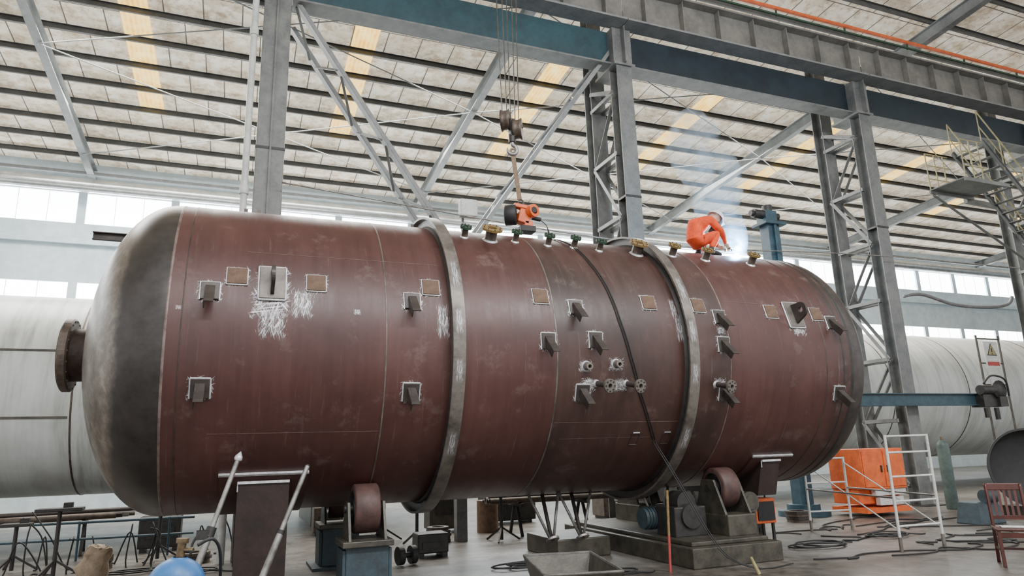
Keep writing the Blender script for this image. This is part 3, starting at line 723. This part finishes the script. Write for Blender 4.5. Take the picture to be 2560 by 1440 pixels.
# ---------------------------------------------------------------- chair
def chair(x,y,rot):
    e=thing("wooden_chair",(x,y,0),"dark red-brown wooden chair with slatted back and paper on the seat","chair")
    mx=Matrix.Translation((x,y,0))@Matrix.Rotation(rot,4,'Z')
    b=B(mx);b.box((0,0,.445),(.44,.42,.035));b.make("seat",m_wood,e,bevel=.012)
    for sx in(-.19,.19):
        b=B(mx);b.bar((sx,-.18,.43),(sx,-.20,0),.04,.04,(0,1,0));b.make("leg",m_wood,e,bevel=.005)
        b=B(mx);b.tube([(sx,.24,0),(sx,.19,.25),(sx,.18,.45),(sx,.21,.75),(sx,.26,.98)],.021,8,4);b.make("leg",m_wood,e)
    b=B(mx);b.box((0,.255,.94),(.40,.025,.09),Matrix.Rotation(-.12,3,'X'));b.make("top_rail",m_wood,e,bevel=.01)
    b=B(mx);b.box((0,.19,.56),(.38,.02,.05));b.make("lower_rail",m_wood,e)
    for i in range(5):
        sx=-.12+.06*i;b=B(mx);b.bar((sx,.19,.57),(sx,.25,.91),.028,.012,(0,1,0));b.make("slat",m_wood,e)
    for sx in(-.19,.19):
        b=B(mx);b.bar((sx,-.19,.2),(sx,.19,.2),.025,.03);b.make("stretcher",m_wood,e)
    b=B(mx);b.bar((-.19,-.19,.38),(.19,-.19,.38),.02,.06);b.make("apron",m_wood,e)
    b=B(mx);b.bar((-.19,0,.2),(.19,0,.2),.02,.03);b.make("stretcher",m_wood,e)
    return mx
mx=chair(9.28,6.2,math.radians(-48))
b=B(mx);b.box((0,-.02,.469),(.28,.2,.006));b.make("paper_sheet",m_paper,None,"white sheet of paper lying on a chair seat","paper")

# ---------------------------------------------------------------- scaffold
e=thing("scaffold_frame",(9.8,8.9,0),"white tubular steel scaffold frame with ladder rungs","scaffold")
A=[Vector((9.08,7.73,0)),Vector((9.9,7.68,0))];Cc=[Vector((9.82,10.19,0)),Vector((10.6,10.0,0))]
for i,p in enumerate(A+Cc):
    h=1.66 if i<2 else 1.3
    b=B();b.cyl(p+Vector((0,0,.02)),p+Vector((0,0,h)),.022,n=12);b.make("upright",m_white,e)
    b=B();b.cyl(p,p+Vector((0,0,.2)),.026,n=12);b.make("foot",m_ring,e)
for pr_,hs in((A,(.35,.7,1.05,1.4,1.64)),(Cc,(.35,.85,1.28))):
    for h in hs:
        b=B();b.cyl(pr_[0]+Vector((0,0,h)),pr_[1]+Vector((0,0,h)),.016,n=10);b.make("rung",m_white,e)
for i in range(2):
    b=B();b.cyl(A[i]+Vector((0,0,.3)),Cc[i]+Vector((0,0,1.2)),.011,n=8);b.make("cross_brace",m_white,e)
    b=B();b.cyl(A[i]+Vector((0,0,.75)),Cc[i]+Vector((0,0,.75)),.014,n=8);b.make("side_rail",m_ring,e)
e=thing("tool_cabinet",(13.2,11.7,0),"large orange steel tool cabinet with white lower drawers","cabinet")
b=B();b.box((13.1,11.75,.98),(1.25,.9,.85));b.make("upper_body",m_orange,e,bevel=.015)
b=B();b.box((13.1,11.85,.4),(1.2,.7,.30));b.make("lower_body",m_orange,e,bevel=.015)
b=B();b.box((13.1,11.75,.13),(1.3,.95,.10));b.make("plinth",m_orange,e)
for sx in(-.31,.31):
    b=B();b.box((13.1+sx,11.29,.98),(.58,.02,.75));b.make("door",m_orange,e,bevel=.006)
    b=B();b.box((13.1+sx*.3,11.27,.98),(.03,.03,.14));b.make("door_handle",m_darksteel,e)
for zz,ww in((.50,.9),(.30,.7)):
    b=B();b.box((13.27,11.40,zz),(ww,.12,.16));b.make("drawer",m_white,e,"white drawer front",bevel=.008)
# welding manipulator
e=thing("welding_manipulator",(11.85,12.35,0),"blue column-and-boom welding manipulator behind the vessel","welding manipulator")
b=B();b.box((11.85,12.45,3.4),(.34,.30,6.7));b.box((11.85,12.27,3.4),(.08,.06,6.7));b.make("mast",m_blue,e,bevel=.01)
b=B();b.cyl((11.85,12.45,0),(11.85,12.45,.12),.55,n=32);b.cyl((11.85,12.45,.12),(11.85,12.45,.25),.35,n=32);b.make("base",m_blue,e)
b=B();b.box((11.85,12.45,6.78),(.62,.5,.08));b.box((11.8,12.45,6.95),(.34,.34,.32));b.make("head_plate",m_blue,e,bevel=.01)
b=B();b.cyl((11.35,12.4,7.02),(11.75,12.4,7.02),.11,n=20);b.cyl((11.27,12.4,7.02),(11.37,12.4,7.02),.07,n=16);b.cyl((11.8,12.4,7.05),(11.8,12.4,7.25),.12,n=20);b.cyl((11.9,12.4,7.0),(12.1,12.4,7.0),.09,n=16);b.make("lift_motor",m_darksteel,e)
b=B();b.ibeam((12.0,12.15,2.52),(17.8,12.15,2.52),.30,.16,.02,.02);b.box((12.0,12.25,2.52),(.5,.35,.5));b.make("boom",m_blue,e,"horizontal blue boom")
b=B();b.box((17.9,12.1,2.5),(.5,.35,.35));b.cyl((17.6,11.95,2.75),(18.1,11.95,2.75),.12,n=18);b.box((18.3,12.0,2.45),(.3,.3,.25));b.lathe([(-.04,0),(-.04,.24),(.04,.24),(.04,0)],(18.25,11.9,2.75),(0,1,0),24)
b.cyl((17.7,11.95,2.3),(17.7,11.95,2.05),.05);b.cyl((18.1,11.95,2.3),(18.1,11.95,2.0),.06);b.tube([(17.7,11.9,2.9),(17.9,11.8,3.1),(18.4,11.8,3.0),(18.6,11.9,2.6)],.025,8,5);b.make("weld_head",m_darksteel,e,"dark weld head with motors")
e=thing("dished_end_plate",(14.7,9.4,0),"large dark dished steel end plate standing on edge","steel disc")
pr=[(.30-.28*math.cos(PI/2*i/12),.76*math.sin(PI/2*i/12)) for i in range(13)]
b=B();b.lathe(pr,(14.75,9.4,.94),(-.6,-.8,.1),48);b.lathe([(.30,.76),(.33,.76),(.33,.72)],(14.75,9.4,.94),(-.6,-.8,.1),48,sm=False);b.make("disc",m_black,e)
b=B();b.box((14.85,9.5,.12),(.9,.6,.24));b.make("timber_block",m_darksteel,e)
e=thing("blue_machine",(13.2,9.4,0),"low teal-blue machine casting on the floor","machine")
b=B();b.box((13.2,9.4,.2),(.7,.5,.4),taper=.8);b.cyl((13.1,9.2,.5),(13.4,9.2,.5),.12,n=18);b.make("casting",m_standblue,e,bevel=.02)

# ---------------------------------------------------------------- stair platform upper right
e=thing("access_stair",(19,11.6,5),"grey steel crane access stair and platform with yellow railings","stair")
zp=8.25
b=B();b.box((18.3,11.7,zp),(1.7,1.0,.03));b.bar((17.45,11.2,zp-.04),(19.2,11.2,zp-.04),.05,.10);b.bar((19.2,12.2,zp-.04),(17.45,12.2,zp-.04),.05,.10);b.make("platform",m_steelgrey,e)
for y in(11.2,12.2):
    for x in(17.5,17.85,18.2):
        b=B();b.cyl((x,y,zp),(x,y,zp+1.1),.016,n=8);b.make("rail_post",m_ydull,e)
    for h in(.35,.75,1.1):
        b=B();b.cyl((17.5,y,zp+h),(18.4,y,zp+h),.014,n=8);b.make("handrail",m_ydull,e)
for y in(11.25,12.1):
    b=B();b.chan((18.5,y,zp+1.2),(23.0,y,zp-3.4),.13,.05,.01);b.make("stringer",m_steelgrey,e)
    b=B();b.cyl((18.5,y,zp+2.1),(23.0,y,zp-2.5),.018,n=8);b.make("handrail",m_ydull,e)
    b=B();b.cyl((18.5,y,zp+1.65),(23.0,y,zp-2.95),.014,n=8);b.make("handrail",m_ydull,e)
    for i in range(7):
        t_=i/6;b=B();b.cyl((18.5+4.5*t_,y,zp+1.2-4.6*t_),(18.5+4.5*t_,y,zp+2.1-4.6*t_),.014,n=8);b.make("rail_post",m_ydull,e)
for i in range(18):
    t_=(i+.5)/18;b=B();b.box((18.5+4.5*t_,11.68,zp+1.2-4.6*t_),(.16,.82,.015));b.make("tread",m_steelgrey,e)
b=B();b.ang((17.6,12.2,zp-.1),(23.2,12.5,zp-2.4),.08);b.make("support_bracket",m_steelgrey,e)
b=B();b.bar((19.0,12.3,zp-.1),(23.4,12.5,zp-.1),.1,.14);b.make("support_bracket",m_steelgrey,e)
b=B();b.tube([(18.4,14.25,5.75),(19.2,14.25,5.85),(20.6,14.25,5.6),(22.2,14.25,5.6),(23.1,14.25,5.75),(23.3,14.2,6.0)],.05,12,10);b.make("extraction_duct",m_hose,None,"grey flexible fume extraction duct on the columns","duct")
sx0,sy0,sz0=21.3,13.9,4.0
e=thing("warning_sign",(sx0,13.8,0),"white warning board with a yellow triangle symbol","sign")
b=B();b.box((sx0,sy0,sz0),(.62,.02,.8));b.make("board",m_white,e)
b=B()
def tri(b,s,y,mi):b.poly([(sx0-s*.5,y,sz0-s*.28+.1),(sx0+s*.5,y,sz0-s*.28+.1),(sx0,y,sz0+s*.58+.1)],(0,-.004,0),mi)
tri(b,.44,sy0-.011,0);tri(b,.36,sy0-.016,1);b.box((sx0,sy0-.024,sz0+.14),(.035,.006,.13),mi=0);b.box((sx0,sy0-.024,sz0+.035),(.035,.006,.03),mi=0)
b.make("warning_symbol",[m_black,m_ydull],e,"black-edged yellow triangle")
b=B();b.box((sx0,sy0-.012,sz0-.27),(.52,.006,.12));b.make("text_band",m_redpole,e)
b=B()
b.cyl((sx0-.5,sy0+.05,0),(sx0-.5,sy0+.05,4.6),.03,n=8);b.cyl((sx0+.5,sy0+.05,0),(sx0+.5,sy0+.05,4.6),.03,n=8)
for z in(3.1,3.75,4.5):b.cyl((sx0-.5,sy0+.05,z),(sx0+.5,sy0+.05,z),.022,n=8)
b.make("frame",m_grease,e)

# ---------------------------------------------------------------- crane hook block
HX,HY=4.03,9.8
e=thing("crane_hook_block",(HX,HY,6.3),"rusty crane pulley block with hook on steel ropes","crane hook")
zb=6.95
for dx in(-.11,.11):
    b=B();b.lathe([(-.07,0),(-.07,.12),(-.07,.19),(-.03,.16),(.03,.16),(.07,.19),(.07,.12),(.07,0)],(HX+dx,HY,zb-dx*.6),(1,-.6,0),28);b.make("sheave",m_nozz,e)
b=B();b.box((HX,HY,zb-.06),(.09,.12,.32));b.box((HX,HY,zb+.0),(.42,.05,.06));b.cyl((HX,HY,zb-.32),(HX,HY,zb-.18),.06,n=16);b.make("yoke",m_darksteel,e,bevel=.01)
b=B();pts=[(HX,HY,zb-.25),(HX,HY,zb-.34)]
for i in range(9):
    a=math.radians(80-i*34);pts.append((HX+.085*math.cos(a)-.01,HY,zb-.45+.085*math.sin(a)))
b.tube(pts,[.035,.035]+[.032,.035,.038,.04,.04,.036,.03,.022,.01],10,4);b.make("hook",m_bare,e)
for i,dx in enumerate((-.22,-.10,.0,.12,.22)):
    b=B();b.cyl((HX+dx*.75,HY+.02*i,zb+.1),(HX+dx*1.3,HY+.05*i,13.0),.009,n=6);b.make("wire_rope",m_grease,e)
e=thing("lifting_sling",(HX+.05,HY,5.6),"brown webbing lifting sling hanging from the hook","sling")
b=B();b.bar((HX+.0,HY,zb-.50),(HX+.10,HY,5.62),.015,.075,(1,0,0));b.make("strap",m_strap,e)
b=B();b.tube([(HX-.03,HY,zb-.52),(HX-.02,HY,zb-.44),(HX+.05,HY,zb-.46),(HX+.04,HY,zb-.58)],.015,6,4);b.make("loop",m_strap,e)
FX,FZ=4.13,5.33
e=thing("wire_feeder",(FX,HY,5.02),"orange and black suspended welding wire feeder unit","wire feeder")
b=B();b.lathe([(-.12,0),(-.12,.14),(-.10,.17),(.06,.17),(.08,.15),(.08,0)],(FX-.16,HY-.02,FZ),(1,-.5,0),28);b.make("spool_housing",m_black,e)
b=B();b.box((FX+.06,HY,FZ+.02),(.20,.16,.30),Matrix.Rotation(.25,3,'Y'));b.box((FX+.02,HY-.04,FZ+.15),(.30,.12,.07),Matrix.Rotation(.1,3,'Y'));b.box((FX+.12,HY,FZ-.14),(.15,.16,.12));b.make("body",m_orange,e,bevel=.015)
b=B();b.lathe([(-.05,.06),(-.05,.11),(.05,.11),(.05,.06)],(FX+.18,HY-.1,FZ+.08),(.4,-1,0),20,sm=False);b.make("drive_ring",m_orange,e)
b=B();b.tube([(FX-.03,HY,FZ+.18),(FX-.01,HY,FZ+.28),(FX+.05,HY,FZ+.28),(FX+.07,HY,FZ+.18)],.014,8,4);b.make("lifting_bail",m_darksteel,e)
b=B();b.cyl((FX+.18,HY-.17,FZ+.08),(FX+.16,HY-.06,FZ+.08),.05,n=16);b.make("drive_wheel",m_black,e)
b=B();b.box((FX+.08,HY-.05,FZ-.24),(.26,.2,.10));b.make("foot_block",m_black,e,bevel=.01)
b=B();b.cyl((FX+.2,HY,FZ+.0),(FX+.36,HY,FZ-.02),.035,n=12);b.make("torch_socket",m_black,e)
e=thing("welding_cable",SP(5,0),"pair of black rubber welding cables draped over the vessel","cable")
KP=[(4.45,72),(4.55,55),(4.62,40),(4.72,25),(4.80,10),(4.92,-4),(5.08,-18),(5.3,-30),(5.5,-40)]
def cab(off):
    P=[(FX+.34,HY,FZ-.02),(FX+.42,HY-.1,FZ-.15)]
    for (xa,aa),(xb,ab) in zip(KP[:-1],KP[1:]):
        for k in range(4):
            t=k/4;P.append(SP(xa+(xb-xa)*t+off,aa+(ab-aa)*t,2.014))
    P.append(SP(5.5+off,-40,2.014))
    P+=[Vector((5.62+off,8.32,1.30)),Vector((5.75+off,8.15,.9)),Vector((5.88+off,7.98,.5)),Vector((6.05+off,7.8,.16)),Vector((6.4+off,7.6,.02)),Vector((7.0+off,7.7,.02))]
    return P
for o in(0,.034):
    b=B();b.tube(cab(o),.007,8,3);b.make("strand",m_black,e)

# ---------------------------------------------------------------- worker
px,py=7.70,9.72;pz=ZC+math.sqrt(4-(py-YC)**2)-.01;K=1.12
def L(x,y,z):return (px+x*K,py+y*K,pz+z*K)
vs=[];ed=[];rad=[]
def jn(p,r):vs.append(Vector(L(*p)));rad.append(r*K);return len(vs)-1
pel=jn((-.17,0,.24),.14);sp=jn((-.20,0,.38),.145);sp2=jn((-.14,0,.51),.15);ch=jn((-.02,0,.59),.14);nk=jn((.09,0,.62),.07);nk2=jn((.14,0,.62),.05)
be=jn((-.06,0,.40),.12)
ed+=[(pel,sp),(sp,sp2),(sp2,ch),(ch,nk),(nk,nk2),(sp,be)]
for s_ in(-1,1):
    h=jn((-.10,s_*.11,.22),.10);kn=jn((.15,s_*.17,.36),.078);sh=jn((.07,s_*.165,.20),.06);an=jn((.00,s_*.16,.09),.05)
    ed+=[(pel,h),(h,kn),(kn,sh),(sh,an)]
    so=jn((.03,s_*.18,.55),.078);el=jn((.17,s_*.22,.39),.056);fo=jn((.27,s_*.16,.30),.046);wr=jn((.37,s_*.08,.22),.036)
    ed+=[(ch,so),(so,el),(el,fo),(fo,wr)]
me=bpy.data.meshes.new("person");o=Vector((px,py,pz))
me.from_pydata([v-o for v in vs],ed,[]);me.materials.append(m_cloth)
person=bpy.data.objects.new("person",me);person.location=o;COL.objects.link(person)
tag(person,"person in orange coverall and white helmet crouching and welding","person")
md=person.modifiers.new("skin","SKIN");sv=me.skin_vertices[0].data
for i,r in enumerate(rad):sv[i].radius=(r,r);sv[i].use_root=(i==0)
md.use_smooth_shade=True
md=person.modifiers.new("sub","SUBSURF");md.levels=2;md.render_levels=2
hm=Matrix.Translation(L(.26,0,.67))@Matrix.Rotation(math.radians(38),4,'Y')@Matrix.Scale(1.2,4)
b=B(hm);b.ball((0,0,0),.1,20,sc=(.95,.78,1.15));b.ball((.095,0,-.015),.018,8,sc=(1,.8,1.4))
for s_ in(-1,1):b.ball((.0,s_*.078,-.01),.025,8,sc=(.6,.4,1.2));b.ball((.083,s_*.032,.02),.012,8,mi=1)
b.box((.088,0,-.055),(.01,.045,.008),mi=1);b.cyl((-.02,0,-.06),(-.06,0,-.14),.055,.06,n=14)
b.make("head",[m_skin,m_black],person,"lowered face")
b=B(hm);pr=[(.0,.132),(.005,.122)]+[(.005+.125*math.sin(PI/2*i/8),.122*math.cos(PI/2*i/8)) for i in range(9)]
b.lathe(pr,(0,0,.01),(0,0,1),28);b.poly([(.08,-.08,.01),(.17,-.05,.0),(.17,.05,.0),(.08,.08,.01)],(0,0,.008));b.make("safety_helmet",m_helm,person,"white hard hat")
b=B(hm);vsx=[];n=12
for j in range(6):
    for i in range(n+1):
        a=-PI*.36+PI*.72*i/n;vsx.append((.135*math.cos(a)-.0,.115*math.sin(a),.0-.038*j))
b.add(vsx,[(j*(n+1)+i,j*(n+1)+i+1,(j+1)*(n+1)+i+1,(j+1)*(n+1)+i) for j in range(5) for i in range(n)],True);b.make("welding_mask",m_darksteel,person,"dark face mask")
for s_ in(-1,1):
    b=B();w=Vector(L(.37,s_*.08,.22));d=Vector((.75,-s_*.35,-.5)).normalized();side=Vector((.3,s_*1.,0)).normalized();side=(side-d*side.dot(d)).normalized();nn=d.cross(side)
    b.tube([w-d*.04,w,w+d*.05,w+d*.085],[.038,.036,.042,.034],12,4)
    for k,(of,ln) in enumerate(((-.03,.062),(-.01,.075),(.01,.07),(.03,.055))):
        p=w+d*.08+side*of;b.tube([p-d*.02,p+d*ln*.45,p+d*ln*.75-nn*.02*s_,p+d*ln*.7-nn*.04*s_],[.011,.011,.010,.008],8,3)
    p=w+d*.02-side*.035;b.tube([p,p-side*.025+d*.025,p-side*.02+d*.055-nn*.02*s_],[.013,.012,.009],8,3)
    b.make("gloved_hand",m_glove,person,"leather welding glove")
    b=B();an=Vector(L(.0,s_*.16,.0));an.z=ZC+math.sqrt(4-(an.y-YC)**2)
    b.tube([an+Vector((-.08,0,.05)),an+Vector((.02,0,.055)),an+Vector((.12,0,.04)),an+Vector((.2,0,.03))],[.045,.05,.045,.03],12,4);b.cyl(an+Vector((0,0,.04)),an+Vector((0,0,.14)),.06,.055,n=14);b.make("boot",m_black,person,"black work boot")
e=thing("electrode_holder",L(.46,0,.16),"welding electrode holder in a gloved hand","welding torch")
b=B();b.cyl(L(.42,-.04,.21),L(.52,-.03,.14),.016,n=12);b.make("handle",m_black,e)
b=B();b.cyl(L(.52,-.03,.14),L(.60,-.03,.04),.004,n=8);b.make("electrode",m_bare,e)
b=B();b.ball(L(.60,-.03,.05),.05,16);b.make("welding_arc",m_arc,None,"brilliant blue-white welding arc on the vessel top","welding arc")
pl=bpy.data.lights.new("arc_light",'POINT');pl.energy=340;pl.color=(.38,.68,1);pl.shadow_soft_size=.06
po=bpy.data.objects.new("arc_light",pl);po.location=L(.64,-.03,.18);COL.objects.link(po)
b=B();b.tube([L(.78,.15,.08),L(.66,.1,.4),L(.50,.2,.9),L(.58,.3,1.5),L(.35,.5,2.3),L(.5,.6,2.9)],[.14,.30,.42,.55,.6,.2],14,6)
b.make("smoke_plume",m_smoke,None,"thin bluish welding smoke rising from the arc","smoke",kind="stuff")

# ---------------------------------------------------------------- floor clutter
e=thing("cement_sack",(-1.75,11.7,0),"crumpled brown woven sack on the floor","sack")
b=B();pr=[(0,0),(0,.15),(.04,.19),(.15,.19),(.28,.17),(.38,.155),(.45,.14),(.50,.15),(.47,.08),(.46,0)]
b.lathe(pr,(-1.8,11.7,0),(.22,-.05,1),22)
for i,vv in enumerate(b.v):
    q=vv-Vector((-1.75,11.7,0));k=1+.18*math.sin(7*vv.z*3+3*math.atan2(q.y,q.x))
    b.v[i]=Vector((-1.75+q.x*k*1.0,11.7+q.y*k*.8,vv.z*.92))+Vector((random.uniform(-.02,.02),random.uniform(-.02,.02),random.uniform(0,.02)))
b.make("bag",m_sack,e)
def stand(x,y,h,lab,w=.4):
    e=thing("work_stand",(x,y,0),lab,"work stand","steel work stands")
    b=B();b.cyl((x,y,.03),(x,y,h),.03,n=12);b.make("post",m_darksteel,e)
    b=B();b.box((x,y,h),(w,.25,.05));b.box((x+.1,y,h+.06),(.12,.1,.08));b.make("head",m_darksteel,e,bevel=.01)
    for k in range(3):
        a=2*PI*k/3;b=B();b.bar((x,y,.25),(x+.35*math.cos(a),y+.35*math.sin(a),.02),.03,.03);b.make("foot",m_darksteel,e)
stand(-2.35,12.3,.95,"dark steel pipe work stand on tripod feet",.6)
stand(-1.1,13.4,.8,"short dark steel stand on tripod feet")
stand(2.7,13.6,1.0,"dark steel stand in the next aisle",.2);stand(3.1,12.6,.9,"dark steel stand in the next aisle",.2)
stand(-3.1,13.3,.7,"short dark steel stand on tripod feet");stand(9.0,12.9,.9,"dark steel stand in the next aisle",.3)
stand(4.6,12.3,.8,"dark steel stand in the next aisle",.3);stand(7.3,12.6,.85,"dark steel stand in the next aisle",.3)
b=B()
b.cyl((-7,14.6,.62),(-.6,14.0,.62),.022,n=8);b.cyl((-7,14.6,.35),(-.6,14.0,.35),.02,n=8)
for i in range(5):
    x=-6.6+1.4*i;y=14.6-.6*(x+7)/6.4;b.cyl((x,y,0),(x,y,.64),.02,n=8)
b.make("pipe_barrier",m_blue,None,"low blue-grey pipe barrier","barrier")
def trestle(x,y,rot,lab):
    e=thing("pipe_trestle",(x,y,0),lab,"trestle","trestles with steel pipes")
    mx=Matrix.Translation((x,y,0))@Matrix.Rotation(rot,4,'Z')
    for sx in(-.7,.7):
        for sy in(-.3,.3):
            b=B(mx);b.bar((sx,sy*1.2,0),(sx,sy*.3,.55),.05,.05);b.make("leg",m_darksteel,e)
        b=B(mx);b.bar((sx,-.4,.57),(sx,.4,.57),.06,.06);b.make("crossbar",m_darksteel,e)
    for k,(yy,zz,r) in enumerate(((-.25,.66,.06),(-.1,.65,.05),(.06,.67,.07),(.22,.64,.04),(-.17,.75,.04))):
        b=B(mx);b.lathe([(-1.3,r*.8),(-1.3,r),(1.2+.1*k,r),(1.2+.1*k,r*.8),(-1.3,r*.8)],(0,yy,zz),(1,0,0),14);b.make("pipe",(m_nozz,m_mill,m_bare)[k%3],e)
trestle(-3.2,15.2,.1,"dark trestle loaded with steel pipes");trestle(5.9,13.05,-.05,"dark trestle loaded with steel pipes");trestle(11.3,15.0,.1,"dark trestle loaded with steel pipes")
def rings(x,y,k,r,lab):
    e=thing("flange_stack",(x,y,0),lab,"flange stack","stacked flanges on the floor")
    for i in range(k):
        b=B();ox,oy=random.uniform(-.03,.03),random.uniform(-.03,.03);b.lathe([(0,r*.6),(0,r),(.05,r),(.05,r*.6),(0,r*.6)],(x+ox,y+oy,.055*i),(0,0,1),24,sm=False);b.make("flange",(m_nozz,m_mill)[i%2],e)
rings(-1.9,12.9,4,.2,"short stack of dark steel flanges");rings(-.5,12.8,3,.25,"short stack of dark steel flanges");rings(3.6,12.9,5,.2,"stack of dark steel flanges");rings(10.9,11.6,4,.25,"stack of dark steel flanges");rings(9.6,11.9,3,.3,"short stack of dark steel flanges")
rings(8.3,12.2,4,.22,"stack of dark steel flanges")
def coil(x,y,r,n_,lab):
    b=B();pts=[];ph=random.uniform(0,6)
    for i in range(n_*10):
        a=2*PI*i/10;rr=r*(1+.35*math.sin(a*.43+ph)+.2*math.sin(2.3*a+ph));pts.append((x+rr*math.cos(a)*1.4,y+rr*math.sin(a)*.8,.02+.010*(i/10)))
    pts.append((x+r*2.4,y+random.uniform(-.3,.3),.015));pts.append((x+r*3.0,y+random.uniform(-.3,.3),.015))
    b.tube(pts,.012,6,3);b.make("cable_coil",m_black,None,lab,"cable","cable coils on the floor")
for x,y,r in((-1.3,12.1,.2),(8.6,8.75,.3),(3.9,9.5,.25),(10.3,9.0,.25),(-.5,11.6,.2),(4.6,8.3,.2)):coil(x,y,r,3,"black cable coiled loosely on the concrete floor")
for k in range(16):
    x=random.uniform(7.5,12);y=random.uniform(7.2,10.5);pts=[(x,y,.015)]
    for i in range(6):x+=random.uniform(-.2,.8);y+=random.uniform(-.35,.35);pts.append((x,y,.015))
    b=B();b.tube(pts,.012,6,5);b.make("floor_cable",m_black,None,"black cable snaking over the concrete floor","cable","cables lying on the floor")
for k in range(11):
    x=random.uniform(-3.4,0);y=random.uniform(12.2,13.8);pts=[(x,y,.9-.1*k*.5)]
    for i in range(5):x+=random.uniform(-.1,.35);y+=random.uniform(-.2,.2);pts.append((x,y,random.choice((.015,.015,.5)) if i<4 else .015))
    b=B();b.tube(pts,.012,6,6);b.make("hanging_cable",m_black,None,"black cable hanging over the pipe barrier","cable","cables over the barrier")
def crate(x,y,s,mat,lab):
    e=thing("equipment_box",(x,y,0),lab,"equipment box","equipment in the next aisle")
    b=B();b.box((x,y,s[2]/2+.06),s);b.make("body",mat,e,bevel=.02)
    for k in(-.38,.38):
        b=B();b.box((x+s[0]*k,y,.035),(.08,s[1],.07));b.make("skid",m_darksteel,e)
    b=B();b.box((x,y-s[1]/2-.01,s[2]*.6),(s[0]*.7,.02,s[2]*.35));b.make("panel",m_darksteel,e)
crate(4.2,14.6,(.8,.5,.8),m_grease,"grey equipment box on a skid");crate(5.9,15.4,(1.2,.6,.9),m_darksteel,"dark equipment box on a skid")
crate(8.4,14.8,(.9,.6,.6),m_nozz,"brown steel box on a skid");crate(9.7,16.0,(1.0,.7,.9),m_standblue,"worn blue machine box on a skid");crate(-5.4,16.0,(1.2,.6,.5),m_grease,"grey equipment box on a skid")
crate(1.9,15.6,(.6,.5,.5),m_nozz,"brown steel box on a skid");crate(-1.2,14.9,(.7,.5,.55),m_darksteel,"dark equipment box on a skid");crate(.6,14.6,(.8,.5,.6),m_grease,"grey equipment box on a skid")
crate(3.0,11.3,(.5,.4,.3),m_darksteel,"small dark steel box under the vessel");crate(8.9,10.9,(.6,.4,.4),m_darksteel,"small dark steel box beside the rollers")
b=B();b.cyl((4.9,13.9,0),(4.9,13.9,.62),.22,n=24);b.make("timber_spool",m_rust,None,"upright brown cylindrical stump","drum")
e=thing("round_weight",(2.45,10.6,0),"black round cast weights on a short axle","weight")
b=B();b.lathe([(-.14,0),(-.14,.13),(-.06,.13),(-.06,.04),(.06,.04),(.06,.13),(.14,.13),(.14,0)],(2.45,10.6,.14),(1,.2,0),24,sm=False);b.make("weight",m_black,e)

# ---------------------------------------------------------------- light
w=bpy.data.worlds.new("world");S.world=w;w.use_nodes=True;nt=w.node_tree
bg=nt.nodes["Background"];bg.inputs[0].default_value=(.98,.985,1.0,1);bg.inputs[1].default_value=1.45
def area(name,loc,rot,sx,sy,en,col=(1,1,1)):
    l=bpy.data.lights.new(name,'AREA');l.shape='RECTANGLE';l.size=sx;l.size_y=sy;l.energy=en;l.color=col
    o=bpy.data.objects.new(name,l);o.location=loc;o.rotation_euler=rot;COL.objects.link(o)
area("far_bay_fill",(0,20.5,12.3),(0,0,0),16,5,4600,(1,.98,.94))  # fill lamps added to brighten the far bay floor, not hall fixtures
area("far_bay_fill",(18,20.5,12.3),(0,0,0),16,5,4200,(1,.98,.94))
def aim(x,y,z,tx,ty,tz):return (Vector((tx,ty,tz))-Vector((x,y,z))).to_track_quat('-Z','Y').to_euler()
area("sheen_fill",(1.5,-1,10.5),aim(1.5,-1,10.5,2,9,4),5,1.2,800)  # lamps added above the camera side for sheen on the upper shell
area("sheen_fill",(8.5,-1,10.5),aim(8.5,-1,10.5,7,9,4),5,1.2,850)

# ---------------------------------------------------------------- camera
pi_,ro,ya=.2335,.0307,.3827
F=Vector((math.sin(ya)*math.cos(pi_),math.cos(ya)*math.cos(pi_),math.sin(pi_)))
R0=Vector((math.cos(ya),-math.sin(ya),0));U0=R0.cross(F)
Rr=math.cos(ro)*R0-math.sin(ro)*U0;U=math.sin(ro)*R0+math.cos(ro)*U0
cd=bpy.data.cameras.new("camera");cd.sensor_width=36;cd.lens=36*1707.4/2560;cd.clip_end=300
co=bpy.data.objects.new("camera",cd)
co.matrix_world=Matrix(((Rr.x,U.x,-F.x,0),(Rr.y,U.y,-F.y,0),(Rr.z,U.z,-F.z,1.6),(0,0,0,1)))
COL.objects.link(co);S.camera=co
